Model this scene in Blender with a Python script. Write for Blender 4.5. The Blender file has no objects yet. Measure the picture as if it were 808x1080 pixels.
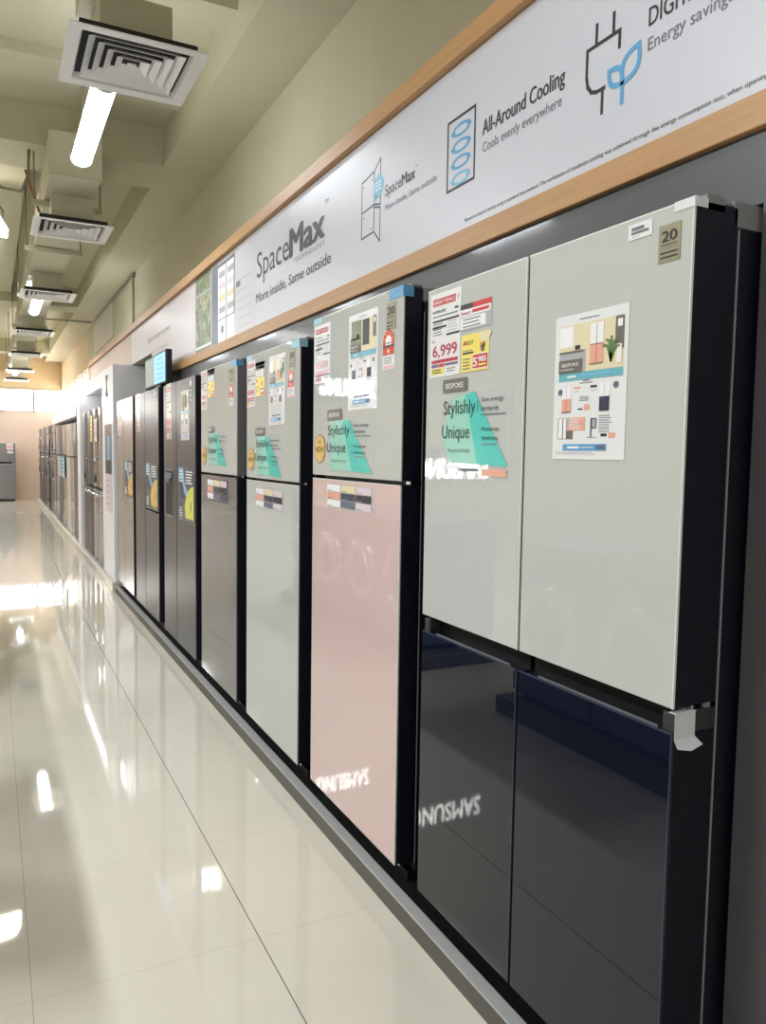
import bpy, bmesh, math, random
from mathutils import Vector, Matrix
random.seed(4)
PI = math.pi
scene = bpy.context.scene
COL = scene.collection

# ------------------------------------------------------------------ camera, world, lights, exposure
cam_d = bpy.data.cameras.new('camera')
cam = bpy.data.objects.new('camera', cam_d); COL.objects.link(cam)
F_PX, PITCH, YAW, ROLL, CZ = 816.42, math.radians(-4.246), math.radians(26.827), math.radians(0.867), 1.4009
cam_d.sensor_fit = 'VERTICAL'; cam_d.sensor_height = 24.0
cam_d.lens = F_PX * 24.0 / 1080.0
cam_d.clip_start = 0.02; cam_d.clip_end = 200
cy, sy, cp, sp = math.cos(YAW), math.sin(YAW), math.cos(PITCH), math.sin(PITCH)
fwd = Vector((sy*cp, cy*cp, sp)); rgt = Vector((cy, -sy, 0)); up = rgt.cross(fwd)
cr, sr = math.cos(ROLL), math.sin(ROLL)
R_ = cr*rgt + sr*up; U_ = -sr*rgt + cr*up
cam.matrix_world = Matrix(((R_.x, U_.x, -fwd.x, 0), (R_.y, U_.y, -fwd.y, 0), (R_.z, U_.z, -fwd.z, CZ), (0, 0, 0, 1)))
scene.camera = cam

vs = scene.view_settings
scene.display_settings.display_device = 'sRGB'
vs.view_transform = 'Standard'; vs.look = 'None'; vs.gamma = 1.0; vs.use_curve_mapping = False
vs.exposure = 0.52

world = bpy.data.worlds.new('daylight'); scene.world = world; world.use_nodes = True
wb = world.node_tree.nodes['Background']
wb.inputs[0].default_value = (1.0, 0.965, 0.92, 1); wb.inputs[1].default_value = 10.0

TUBE_L = 30.0
def area(name, loc, sx, sy_, radiance, col=(0.90, 0.955, 1.0), rot=(0, 0, 0)):
    d = bpy.data.lights.new(name, 'AREA'); d.shape = 'RECTANGLE'; d.size = sx; d.size_y = sy_
    d.energy = radiance * PI * sx * sy_; d.color = col
    o = bpy.data.objects.new(name, d); COL.objects.link(o); o.location = loc; o.rotation_euler = rot
    return o
# the store's other fluorescent battens, outside the frame to the left and behind
for y in (-1.4, 2.6, 6.2, 9.8, 13.4, 17.0, 20.6):
    area('ceiling_tube_light', (-1.9, y, 3.48), 0.14, 1.2, TUBE_L*(5.2 if y == 2.6 else 2.9))
area('ceiling_tube_light', (0.57, -1.9, 3.24), 0.12, 1.2, TUBE_L*0.9)
area('ceiling_tube_light', (0.35, 0.9, 3.24), 0.12, 1.2, TUBE_L*0.5)

# ------------------------------------------------------------------ materials
def lin(c):
    out = []
    for v in c:
        v /= 255.0
        out.append(v/12.92 if v <= 0.04045 else ((v+0.055)/1.055)**2.4)
    return (out[0], out[1], out[2], 1)
MATS = {}
def M(name, rgb, rough=0.5, metal=0.0, noise=0.0, scale=20.0, coat=0.0, coatr=0.03, alpha=1.0, emit=0.0, bump=0.0, spec=0.5, stretch=None):
    if name in MATS: return MATS[name]
    m = bpy.data.materials.new(name); m.use_nodes = True
    nt = m.node_tree; b = nt.nodes['Principled BSDF']
    c = lin(rgb)
    b.inputs['Base Color'].default_value = c; b.inputs['Roughness'].default_value = rough
    b.inputs['Metallic'].default_value = metal; b.inputs['Specular IOR Level'].default_value = spec
    if coat: b.inputs['Coat Weight'].default_value = coat; b.inputs['Coat Roughness'].default_value = coatr
    if alpha < 1: b.inputs['Alpha'].default_value = alpha
    if emit: b.inputs['Emission Color'].default_value = c; b.inputs['Emission Strength'].default_value = emit
    if noise or bump:
        tc = nt.nodes.new('ShaderNodeTexCoord'); mp = nt.nodes.new('ShaderNodeMapping')
        nt.links.new(tc.outputs['Object'], mp.inputs['Vector'])
        if stretch: mp.inputs['Scale'].default_value = stretch
        nz = nt.nodes.new('ShaderNodeTexNoise'); nz.inputs['Scale'].default_value = scale; nz.inputs['Detail'].default_value = 5
        nt.links.new(mp.outputs[0], nz.inputs['Vector'])
        if noise:
            mx = nt.nodes.new('ShaderNodeMix'); mx.data_type = 'RGBA'
            mx.inputs['A'].default_value = tuple(v*(1-noise) for v in c[:3]) + (1,)
            mx.inputs['B'].default_value = tuple(min(1, v*(1+noise)) for v in c[:3]) + (1,)
            nt.links.new(nz.outputs['Fac'], mx.inputs['Factor']); nt.links.new(mx.outputs['Result'], b.inputs['Base Color'])
        if bump:
            bp = nt.nodes.new('ShaderNodeBump'); bp.inputs['Strength'].default_value = bump; bp.inputs['Distance'].default_value = 0.01
            nt.links.new(nz.outputs['Fac'], bp.inputs['Height']); nt.links.new(bp.outputs[0], b.inputs['Normal'])
    MATS[name] = m
    return m

def floor_material():
    m = bpy.data.materials.new('polished_porcelain_tile'); m.use_nodes = True
    nt = m.node_tree; b = nt.nodes['Principled BSDF']; L = nt.links
    tc = nt.nodes.new('ShaderNodeTexCoord')
    mp = nt.nodes.new('ShaderNodeMapping'); mp.inputs['Location'].default_value = (-0.665, -2.066, 0)
    L.new(tc.outputs['Object'], mp.inputs['Vector'])
    sx = nt.nodes.new('ShaderNodeSeparateXYZ'); L.new(mp.outputs[0], sx.inputs[0])
    def grout(sock, w):
        a = nt.nodes.new('ShaderNodeMath'); a.operation = 'PINGPONG'; a.inputs[1].default_value = 0.3
        L.new(sock, a.inputs[0])
        c = nt.nodes.new('ShaderNodeMath'); c.operation = 'LESS_THAN'; c.inputs[1].default_value = w
        L.new(a.outputs[0], c.inputs[0]); return c.outputs[0]
    gx, gy = grout(sx.outputs['X'], 0.0011), grout(sx.outputs['Y'], 0.0006)
    mxm = nt.nodes.new('ShaderNodeMath'); mxm.operation = 'MAXIMUM'; L.new(gx, mxm.inputs[0]); L.new(gy, mxm.inputs[1])
    nz = nt.nodes.new('ShaderNodeTexNoise'); nz.inputs['Scale'].default_value = 3.0; nz.inputs['Detail'].default_value = 8; nz.inputs['Distortion'].default_value = 0.6
    L.new(tc.outputs['Object'], nz.inputs['Vector'])
    mix = nt.nodes.new('ShaderNodeMix'); mix.data_type = 'RGBA'
    mix.inputs['A'].default_value = lin((214, 207, 191)); mix.inputs['B'].default_value = lin((226, 220, 206))
    L.new(nz.outputs['Fac'], mix.inputs['Factor'])
    g = nt.nodes.new('ShaderNodeMix'); g.data_type = 'RGBA'; g.inputs['B'].default_value = lin((178, 171, 157))
    L.new(mix.outputs['Result'], g.inputs['A']); L.new(mxm.outputs[0], g.inputs['Factor'])
    ab = nt.nodes.new('ShaderNodeMath'); ab.operation = 'ABSOLUTE'; L.new(sx.outputs['X'], ab.inputs[0])
    lt = nt.nodes.new('ShaderNodeMath'); lt.operation = 'LESS_THAN'; lt.inputs[1].default_value = 0.0016; L.new(ab.outputs[0], lt.inputs[0])
    g2 = nt.nodes.new('ShaderNodeMix'); g2.data_type = 'RGBA'; g2.inputs['B'].default_value = lin((112, 106, 96))
    L.new(g.outputs['Result'], g2.inputs['A']); L.new(lt.outputs[0], g2.inputs['Factor'])
    L.new(g2.outputs['Result'], b.inputs['Base Color'])
    b.inputs['Roughness'].default_value = 0.035
    b.inputs['Specular IOR Level'].default_value = 0.6
    n2 = nt.nodes.new('ShaderNodeTexNoise'); n2.inputs['Scale'].default_value = 5.0
    L.new(tc.outputs['Object'], n2.inputs['Vector'])
    bp = nt.nodes.new('ShaderNodeBump'); bp.inputs['Strength'].default_value = 0.006; bp.inputs['Distance'].default_value = 0.02
    L.new(n2.outputs['Fac'], bp.inputs['Height']); L.new(bp.outputs[0], b.inputs['Normal'])
    return m

def wood_material():
    m = bpy.data.materials.new('beech_laminate'); m.use_nodes = True
    nt = m.node_tree; b = nt.nodes['Principled BSDF']; L = nt.links
    tc = nt.nodes.new('ShaderNodeTexCoord'); mp = nt.nodes.new('ShaderNodeMapping'); mp.inputs['Scale'].default_value = (30, 1.2, 30)
    L.new(tc.outputs['Object'], mp.inputs['Vector'])
    nz = nt.nodes.new('ShaderNodeTexNoise'); nz.inputs['Scale'].default_value = 2.5; nz.inputs['Detail'].default_value = 6
    L.new(mp.outputs[0], nz.inputs['Vector'])
    r = nt.nodes.new('ShaderNodeValToRGB')
    r.color_ramp.elements[0].color = lin((170, 126, 80)); r.color_ramp.elements[1].color = lin((204, 160, 110))
    L.new(nz.outputs['Fac'], r.inputs[0]); L.new(r.outputs[0], b.inputs['Base Color'])
    b.inputs['Roughness'].default_value = 0.42
    return m

FLOOR = floor_material(); WOOD = wood_material()
OLIVE = M('olive_ceiling_paint', (208, 204, 179), 0.75, noise=0.05, scale=3, bump=0.05)
CREAM = M('cream_wall_paint', (226, 204, 168), 0.8, noise=0.03, scale=4)
PINKW = M('pinkish_partition_paint', (226, 208, 198), 0.7, noise=0.03, scale=3)
DARKW = M('charcoal_wall_paint', (82, 82, 87), 0.4, noise=0.08, scale=2.5, coat=0.12, coatr=0.08)
WHITEW = M('white_laminate', (244, 244, 250), 0.35, noise=0.01, scale=8)
BANNER_W = M('banner_white_vinyl', (208, 210, 221), 0.32, noise=0.012, scale=2)
BLACK = M('black_painted_steel', (20, 22, 34), 0.38, noise=0.05, scale=60)
BLACKM = M('matte_black_plastic', (14, 14, 16), 0.5, noise=0.05, scale=50)
GASKET = M('light_grey_gasket', (150, 150, 156), 0.45, noise=0.04)
GREYPL = M('grey_hinge_plastic', (132, 134, 136), 0.4, noise=0.04, scale=40)
G_WHITE = M('off_white_glass', (200, 204, 201), 0.02, coat=0.3, noise=0.006, scale=2)
G_EDGE = M('pale_glass_edge', (236, 238, 236), 0.2, noise=0.01)
G_PINK = M('pink_glass', (224, 198, 194), 0.02, coat=0.3, noise=0.006, scale=2)
G_NAVY = M('navy_glass', (17, 23, 38), 0.02, coat=0.15, noise=0.01, scale=2)
G_NAVYE = M('navy_glass_edge', (60, 66, 86), 0.2, noise=0.02)
G_GREY = M('warm_grey_glass', (108, 109, 115), 0.06, coat=0.5, noise=0.01, scale=2)
ALU = M('satin_grey_side', (128, 130, 132), 0.4, metal=0.3, noise=0.03)
STEEL_D = M('dark_brushed_steel', (84, 87, 95), 0.32, metal=0.6, noise=0.06, scale=6, stretch=(1, 40, 1))
STEEL = M('brushed_stainless_steel', (168, 168, 170), 0.26, metal=0.95, noise=0.06, scale=6, stretch=(1, 40, 1))
STEEL_M = M('mirror_stainless_steel', (160, 165, 175), 0.1, metal=1.0, noise=0.05, scale=5, stretch=(1, 30, 1))
SILVER = M('silver_grey_steel', (150, 150, 156), 0.3, metal=0.7, noise=0.04, scale=6)
CHROME = M('chrome', (210, 210, 214), 0.12, metal=1.0, noise=0.02)
WHITEM = M('white_enamel', (246, 246, 248), 0.35, noise=0.01, scale=10)
PAPER = M('glossy_white_paper', (238, 240, 244), 0.25, noise=0.01, scale=30, coat=0.7)
CARD = M('glossy_price_card', (240, 240, 242), 0.25, noise=0.01, scale=30, coat=0.7)
FILM = M('clear_plastic_film', (235, 240, 240), 0.08, alpha=0.16, noise=0.02)
FILMD = M('smoky_plastic_film', (120, 124, 140), 0.1, alpha=0.45, noise=0.02)
BLUE_T = M('blue_protective_tape', (92, 160, 206), 0.35, noise=0.03, scale=40)
CYAN_T = M('pale_cyan_tape', (150, 200, 214), 0.35, noise=0.03, scale=40)
WHITE_T = M('white_protective_tape', (226, 227, 232), 0.4, noise=0.02, scale=40)
TEAL = M('teal_ink', (66, 202, 190), 0.3, noise=0.02); MINT = M('mint_ink', (150, 214, 196), 0.3, noise=0.02)
INK = M('black_ink', (34, 36, 44), 0.4, noise=0.02); INKG = M('grey_ink', (110, 112, 120), 0.4, noise=0.02)
INKL = M('light_grey_ink', (176, 178, 184), 0.4, noise=0.02)
RED = M('red_ink', (206, 44, 52), 0.35, noise=0.03); CRIM = M('crimson_ink', (186, 30, 70), 0.35, noise=0.03)
ROSE = M('faded_rose_ink', (222, 168, 184), 0.35, noise=0.03)
ORANGE = M('orange_ink', (232, 128, 60), 0.35, noise=0.03); YELLOW = M('yellow_ink', (244, 226, 110), 0.35, noise=0.04)
YELG = M('yellow_green_ink', (222, 226, 96), 0.35, noise=0.06, scale=40); PEACH = M('peach_ink', (238, 196, 110), 0.35, noise=0.06, scale=40)
GOLD = M('gold_sticker_ink', (226, 188, 104), 0.3, noise=0.03); PURPLE = M('purple_ink', (110, 92, 140), 0.35, noise=0.02)
BLUE = M('blue_ink', (92, 164, 214), 0.35, noise=0.02); SKY = M('sky_blue_ink', (120, 186, 224), 0.35, noise=0.02)
TEALB = M('teal_band_ink', (108, 182, 196), 0.35, noise=0.03)
CORAL = M('coral_ink', (236, 172, 150), 0.35, noise=0.02); NAVYI = M('navy_ink', (52, 58, 84), 0.35, noise=0.02)
SLATE = M('slate_ink', (98, 108, 128), 0.35, noise=0.02); SAND = M('sand_ink', (232, 220, 184), 0.35, noise=0.03)
LILAC = M('lilac_ink', (226, 212, 222), 0.35, noise=0.02); TAUPE = M('taupe_ink', (112, 106, 100), 0.35, noise=0.04)
WHITEI = M('white_ink', (244, 244, 246), 0.35, noise=0.01); GREENI = M('leaf_green_ink', (96, 128, 76), 0.4, noise=0.25, scale=60)
GARDEN = M('garden_photo_ink', (126, 134, 104), 0.35, noise=0.55, scale=26); KITCH = M('kitchen_photo_ink', (206, 206, 214), 0.35, noise=0.06, scale=9)
OLIVST = M('olive_metallic_sticker', (150, 146, 120), 0.35, metal=0.4, noise=0.03)
PALEPINK = M('pale_wood_vinyl', (216, 192, 178), 0.3, noise=0.12, scale=3, stretch=(1, 1, 0.25))
PLINTH = M('dark_grey_skirting', (92, 88, 82), 0.5, noise=0.05, scale=80)
PLTOP = M('aluminium_edge_trim', (186, 186, 184), 0.4, metal=0.2, noise=0.05, scale=60)
PALEPL = M('pale_stone_plinth', (214, 206, 194), 0.35, noise=0.04, scale=12)
DUCTM = M('painted_duct_steel', (206, 203, 182), 0.6, noise=0.06, scale=6)
PIPEM = M('painted_grey_conduit', (150, 147, 130), 0.5, noise=0.05)
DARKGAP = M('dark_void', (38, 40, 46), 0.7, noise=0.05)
LENS = M('lit_tube_lens', (244, 250, 255), 0.5, emit=TUBE_L*0.75)
FLOODL = M('lit_flood_lens', (255, 248, 232), 0.5, emit=22)
LEDL = M('lit_led_strip', (255, 252, 250), 0.5, emit=6)
SIGNL = M('lit_sign_letters', (255, 253, 250), 0.5, emit=24)
SCRB = M('lit_screen_blue', (86, 166, 232), 0.3, emit=0.75); SCRD = M('lit_screen_photo', (96, 112, 104), 0.3, emit=0.5, noise=0.5, scale=14)
GLASSW = M('window_glass', (255, 255, 255), 0.02, alpha=0.06)
MULL = M('window_mullion_paint', (196, 176, 150), 0.6, noise=0.04)
WASHB = M('blue_grey_appliance_enamel', (92, 104, 138), 0.35, noise=0.03)

# ------------------------------------------------------------------ mesh helpers
ORG = {}
class MB:
    def __init__(s): s.v = []; s.f = []; s.m = []; s.sm = []; s.mats = []
    def mi(s, mat):
        if mat not in s.mats: s.mats.append(mat)
        return s.mats.index(mat)
    def add(s, vs_, fs, mat, smooth=False):
        o = len(s.v); k = s.mi(mat); s.v += [tuple(v) for v in vs_]
        for f in fs: s.f.append(tuple(i+o for i in f)); s.m.append(k); s.sm.append(smooth)
        return s
    def frombm(s, bm, mat, smooth=False):
        bm.verts.index_update()
        s.add([v.co[:] for v in bm.verts], [[v.index for v in f.verts] for f in bm.faces], mat, smooth); bm.free(); return s
    def box(s, x0, x1, y0, y1, z0, z1, mat, bev=0.0, seg=2):
        if bev <= 0:
            v = [(x, y, z) for x in (x0, x1) for y in (y0, y1) for z in (z0, z1)]
            return s.add(v, [(0,1,3,2), (4,6,7,5), (0,4,5,1), (2,3,7,6), (0,2,6,4), (1,5,7,3)], mat)
        bm = bmesh.new(); bmesh.ops.create_cube(bm, size=1)
        for v in bm.verts: v.co = Vector(((x0+x1)/2+v.co.x*(x1-x0), (y0+y1)/2+v.co.y*(y1-y0), (z0+z1)/2+v.co.z*(z1-z0)))
        bmesh.ops.bevel(bm, geom=bm.edges[:], offset=bev, segments=seg, profile=0.5, affect='EDGES')
        return s.frombm(bm, mat)
    def tube(s, pts, r, mat, n=10, cap=True):
        pts = [Vector(p) for p in pts]; vs_ = []; fs = []; k = len(pts)
        for i, p in enumerate(pts):
            t = (pts[min(i+1, k-1)] - pts[max(i-1, 0)]).normalized()
            a = t.cross(Vector((0, 0, 1)))
            if a.length < 1e-3: a = Vector((1, 0, 0))
            a.normalize(); b = t.cross(a)
            rr = r[i] if isinstance(r, (list, tuple)) else r
            for j in range(n):
                th = 2*PI*j/n; vs_.append(p + (a*math.cos(th) + b*math.sin(th))*rr)
        for i in range(k-1):
            for j in range(n): fs.append((i*n+j, i*n+(j+1) % n, (i+1)*n+(j+1) % n, (i+1)*n+j))
        if cap: fs += [tuple(range(n))[::-1], tuple(range((k-1)*n, k*n))]
        return s.add(vs_, fs, mat, True)
    def prism(s, poly, axis, a0, a1, mat):
        """poly: list of 2D points in the two remaining axes, extruded along axis from a0 to a1"""
        n = len(poly); vs_ = []
        for a in (a0, a1):
            for p in poly:
                q = list(p); q.insert(axis, a); vs_.append(tuple(q))
        fs = [tuple(range(n)), tuple(range(2*n-1, n-1, -1))] + [(i, i+n, (i+1) % n+n, (i+1) % n) for i in range(n)]
        return s.add(vs_, fs, mat)
    def build(s, name, parent=None, origin=None):
        o = Vector(ORG[parent.name]) if parent is not None else Vector(origin or (0, 0, 0))
        me = bpy.data.meshes.new(name)
        me.from_pydata([Vector(v)-o for v in s.v], [], s.f)
        for mt in s.mats: me.materials.append(mt)
        me.polygons.foreach_set('material_index', s.m); me.polygons.foreach_set('use_smooth', s.sm); me.update()
        bm = bmesh.new(); bm.from_mesh(me); bmesh.ops.recalc_face_normals(bm, faces=bm.faces[:]); bm.to_mesh(me); bm.free()
        ob = bpy.data.objects.new(name, me); COL.objects.link(ob)
        if parent is not None: ob.parent = parent
        else: ob.location = o
        ORG[ob.name] = tuple(o)
        return ob
def tag(o, label, cat, group=None):
    o['label'] = label; o['category'] = cat
    if group: o['group'] = group
    return o
def thing(name, label, cat, loc, group=None):
    o = bpy.data.objects.new(name, None); o.empty_display_size = 0.1; COL.objects.link(o); o.location = loc
    ORG[o.name] = tuple(loc); return tag(o, label, cat, group)
def structure(o): o['kind'] = 'structure'; return o
def copy_tree(o, parent=None):
    c = o.copy(); COL.objects.link(c)
    if parent is not None: c.parent = parent
    for ch in list(o.children): copy_tree(ch, c)
    return c
def pbox(name, parent, *a, **k): return MB().box(*a, **k).build(name, parent)

FONT_CACHE = {}
def text_geo(t):
    key = t
    if key not in FONT_CACHE:
        cu = bpy.data.curves.new('txt', 'FONT'); cu.body = t; cu.size = 1.0; cu.resolution_u = 3
        ob = bpy.data.objects.new('txt', cu)
        me = ob.to_mesh()
        vs_ = [v.co[:2] for v in me.vertices]; fs = [tuple(p.vertices) for p in me.polygons]
        ob.to_mesh_clear(); bpy.data.objects.remove(ob); bpy.data.curves.remove(cu)
        xs = [v[0] for v in vs_] or [0, 1]
        FONT_CACHE[key] = (vs_, fs, min(xs), max(xs))
    return FONT_CACHE[key]
CAP = 0.73   # cap height of the built-in font at size 1

class Sheet:
    """A flat printed thing. P maps (u right, v up, layer out) to the place."""
    def __init__(s, P): s.mb = MB(); s.P = P
    def poly(s, pts, mat, layer=1):
        s.mb.add([s.P(u, v, layer) for u, v in pts], [tuple(range(len(pts)))], mat); return s
    def rect(s, u0, v0, u1, v1, mat, layer=1): return s.poly([(u0, v0), (u1, v0), (u1, v1), (u0, v1)], mat, layer)
    def disc(s, u, v, ru, rv, mat, layer=1, n=28, a0=0, a1=2*PI):
        return s.poly([(u+ru*math.cos(a0+(a1-a0)*i/n), v+rv*math.sin(a0+(a1-a0)*i/n)) for i in range(n+(a1-a0 < 6.2))], mat, layer)
    def line(s, pts, w, mat, layer=1):
        for i, ((a, b), (c, d)) in enumerate(zip(pts[:-1], pts[1:])):
            L = math.hypot(c-a, d-b) or 1; nx, ny = -(d-b)/L*w/2, (c-a)/L*w/2; ex, ey = (c-a)/L*w/2, (d-b)/L*w/2
            s.poly([(a+nx-ex, b+ny-ey), (a-nx-ex, b-ny-ey), (c-nx+ex, d-ny+ey), (c+nx+ex, d+ny+ey)], mat, layer+0.04*i)
        return s
    def text(s, t, u0, v, cap, mat, u1=None, layer=2, bold=0.0, align='L', shear=0.0):
        vs_, fs, xa, xb = text_geo(t); k = cap/CAP
        kx = (u1-u0)/(xb-xa) if u1 is not None else k
        off = u0 - (0 if align == 'L' else (xb-xa)*kx/2)
        sh = ((0, 0),) if not bold else tuple((a*bold*kx, b*bold*kx*0.5) for a, b in ((-2, 0), (-1, 1), (0, -1), (1, 1), (2, 0)))
        for i, (dx, dy) in enumerate(sh):
            s.mb.add([s.P(off+(x-xa)*kx+dx, v+y*k+dy, layer+0.15*i) for x, y in vs_], fs, mat)
        return s
    def bars(s, u0, v1, u1, n, h, gap, mat, layer=1, rag=0.25):
        for i in range(n):
            e = u1-(u1-u0)*rag*random.random(); s.rect(u0, v1-i*gap-h, e, v1-i*gap, mat, layer)
        return s
    def slab(s, w, h, mat, t=3):
        """a thin sheet of paper or film with real edges"""
        a = [s.P(u, v, 0) for u, v in ((0, 0), (w, 0), (w, h), (0, h))]; b = [s.P(u, v, -t) for u, v in ((0, 0), (w, 0), (w, h), (0, h))]
        s.mb.add(a+b, [(0,1,2,3), (7,6,5,4), (0,4,5,1), (1,5,6,2), (2,6,7,3), (3,7,4,0)], mat); return s

D = 1.0893          # the plane of the refrigerator door fronts
def on_door(yl, zb, x=D, tilt=0.0, lift=0.0016):
    """sheet standing on a door: u runs towards the viewer's right (-Y)"""
    c, s = math.cos(tilt), math.sin(tilt)
    return lambda u, v, k: (x-lift-k*0.0004, yl-(u*c-v*s), zb+(u*s+v*c))

# ------------------------------------------------------------------ the room
def struct_box(name, *a, **k): return structure(MB().box(*a, **k).build(name))
struct_box('floor', -7.2, 2.0, -4.2, 24.2, -0.12, 0.0, FLOOR)
struct_box('ceiling', -7.2, 2.0, -4.2, 24.2, 4.14, 4.26, OLIVE)
struct_box('wall_left', -7.32, -7.2, -4.2, 24.2, 0, 4.14, CREAM)
struct_box('wall_front', -7.2, 2.0, -4.32, -4.2, 0, 4.14, CREAM)
# wall_right with a row of high windows at its far end
w = MB()
w.box(1.8, 2.0, -4.2, 17.0, 0, 4.14, OLIVE)
w.box(1.8, 2.0, 17.0, 23.8, 0, 2.42, CREAM); w.box(1.8, 2.0, 17.0, 23.8, 3.07, 4.14, CREAM)
for y in (18.15, 19.75, 21.4, 22.9): w.box(1.8, 2.0, y-0.14, y+0.14, 2.42, 3.07, MULL)
structure(w.build('wall_right'))
# wall_back: partition below, glazed band, cream above
w = MB()
w.box(-7.2, 2.0, 23.8, 23.95, 0, 2.45, PINKW); w.box(-7.2, 2.0, 23.8, 23.95, 3.08, 4.14, CREAM); w.box(-7.2, -2.32, 23.8, 23.95, 2.45, 3.08, CREAM)  # unseen cream infill added at left, keeps window reflections off the doors
structure(w.build('wall_back'))
n = 0
for x0, x1 in ((-2.3, -0.62), (-0.62, 1.08), (1.08, 1.8)):
    n += 1; f = MB(); f.box(x0, x1, 23.86, 23.87, 2.45, 3.08, GLASSW)
    for a in (x0, x1): f.box(a-0.02, a+0.02, 23.82, 23.93, 2.45, 3.08, MULL)
    f.box(x0, x1, 23.78, 23.93, 3.04, 3.09, MULL); f.box(x0, x1, 23.8, 23.93, 2.43, 2.46, PINKW)
    structure(f.build('window_%d' % n))
for y0, y1 in ((17.0, 18.01), (18.29, 19.61), (19.89, 21.26), (21.54, 22.76), (23.04, 23.8)):
    n += 1; f = MB(); f.box(1.9, 1.91, y0, y1, 2.42, 3.07, GLASSW); f.box(1.84, 1.96, y0, y1, 2.42, 2.45, MULL); f.box(1.84, 1.96, y0, y1, 3.04, 3.07, MULL)
    structure(f.build('window_%d' % n))
# ceiling beams
struct_box('ceiling_beam', 1.36, 1.8, -4.2, 24.0, 3.83, 4.14, OLIVE)
struct_box('ceiling_beam', -0.55, 0.34, 7.57, 14.3, 3.96, 4.14, OLIVE)
for y in (-0.4, 6.95, 14.35, 21.6): struct_box('ceiling_beam', -7.2, 1.36, y, y+0.62, 3.825, 4.14, OLIVE)
struct_box('ceiling_rib', -7.2, 1.36, 5.95, 6.35, 4.06, 4.14, OLIVE)
struct_box('ceiling_rib', -7.2, 1.36, 4.7, 5.0, 4.02, 4.14, OLIVE)

# the bulkhead that carries the banners, its charcoal fascia and the two wooden rails
b = MB()
b.box(1.27, 1.795, -3.6, 7.0, 2.001, 2.60, DARKW); b.box(1.27, 1.795, 7.0, 11.75, 2.25, 2.60, OLIVE)
structure(b.build('bulkhead'))
b = MB(); b.box(1.25, 1.27, 0.972, 5.78, 1.8635, 2.0, DARKW); b.box(1.25, 1.27, -3.6, 0.972, 0.0, 2.0, DARKW)
b.box(1.27, 1.79, 0.9, 0.972, 0, 2.0, DARKW)
structure(b.build('wall_panel'))
structure(MB().box(1.235, 1.27, -3.6, 7.0, 1.995, 2.058, WOOD, bev=0.003).build('trim_1'))
structure(MB().box(1.235, 1.27, -3.6, 11.75, 2.562, 2.624, WOOD, bev=0.003).build('trim_2'))

# ------------------------------------------------------------------ banners
BX = 1.262
def on_banner(u, v, k): return (BX-0.002-k*0.0005, -u, v)      # u = -Y, v = Z
s = Sheet(on_banner)
def banner_slab(y_far, y_near, mat, z0=2.060, notch=None):
    s = Sheet(on_banner)
    s.mb.prism([(y_near, z0), (y_far, z0), (y_far, 2.56), (y_near, 2.56)] if notch is None else [(y_near, z0), (notch, z0), (notch, 2.25), (y_far, 2.25), (y_far, 2.56), (y_near, 2.56)], 0, BX-0.002, 1.2695, mat); return s
s = banner_slab(5.36, -3.5, BANNER_W)
# photograph of a garden and a kitchen at its far end
s.rect(-5.35, 2.062, -4.95, 2.558, GARDEN); 
for i in range(150):
    u, v = -5.33+0.36*random.random(), 2.12+0.42*random.random(); g = random.random()
    s.disc(u, v, 0.012+0.016*random.random(), 0.015+0.025*random.random(), (GREENI, GARDEN, M('pale_leaf_ink', (176, 178, 142), 0.4, noise=0.1), M('bark_ink', (112, 98, 78), 0.4, noise=0.1))[int(g*4)], 1+0.01*i, n=7)
s.rect(-5.35, 2.085, -4.95, 2.10, WHITEI, 3)
s.rect(-5.35, 2.43, -4.95, 2.445, INKL, 3)
s.rect(-4.95, 2.062, -4.02, 2.558, KITCH)
s.rect(-4.93, 2.062, -4.775, 2.545, SLATE, 2)
s.rect(-4.775, 2.066, -4.41, 2.535, WHITEI, 2); s.rect(-4.775, 2.516, -4.41, 2.535, INKG, 3)
s.rect(-4.60, 2.066, -4.585, 2.52, INKG, 3); s.rect(-4.775, 2.20, -4.41, 2.206, INKG, 3); s.rect(-4.425, 2.2, -4.41, 2.53, INKG, 3)
for a, c in ((-4.75, INKL), (-4.56, INKL)):
    for i in range(4): s.rect(a, 2.24+i*0.07, a+0.13, 2.275+i*0.07, (INKL, SAND, LILAC, INKL)[i], 3)
s.rect(-4.70, 2.12, -4.65, 2.16, INKG, 3); s.rect(-4.38, 2.33, -4.30, 2.36, INKG, 2); s.rect(-4.38, 2.36, -4.1, 2.366, INKL, 2)
for i in range(5): s.rect(-4.36, 2.10+i*0.05, -4.08, 2.104+i*0.05, INKL, 2)
# writing
s.text('Space', -3.993, 2.308, 0.135, INK, u1=-3.505); s.text('Max', -3.49, 2.308, 0.135, INK, u1=-3.075, bold=0.022)
s.text('TM', -3.07, 2.435, 0.018, INK, u1=-3.03)
s.text('T E C H N O L O G Y', -3.435, 2.272, 0.022, INKG, u1=-3.065)
s.text('More inside, Same outside', -4.003, 2.184, 0.05, INK, u1=-3.0, bold=0.006)
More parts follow.
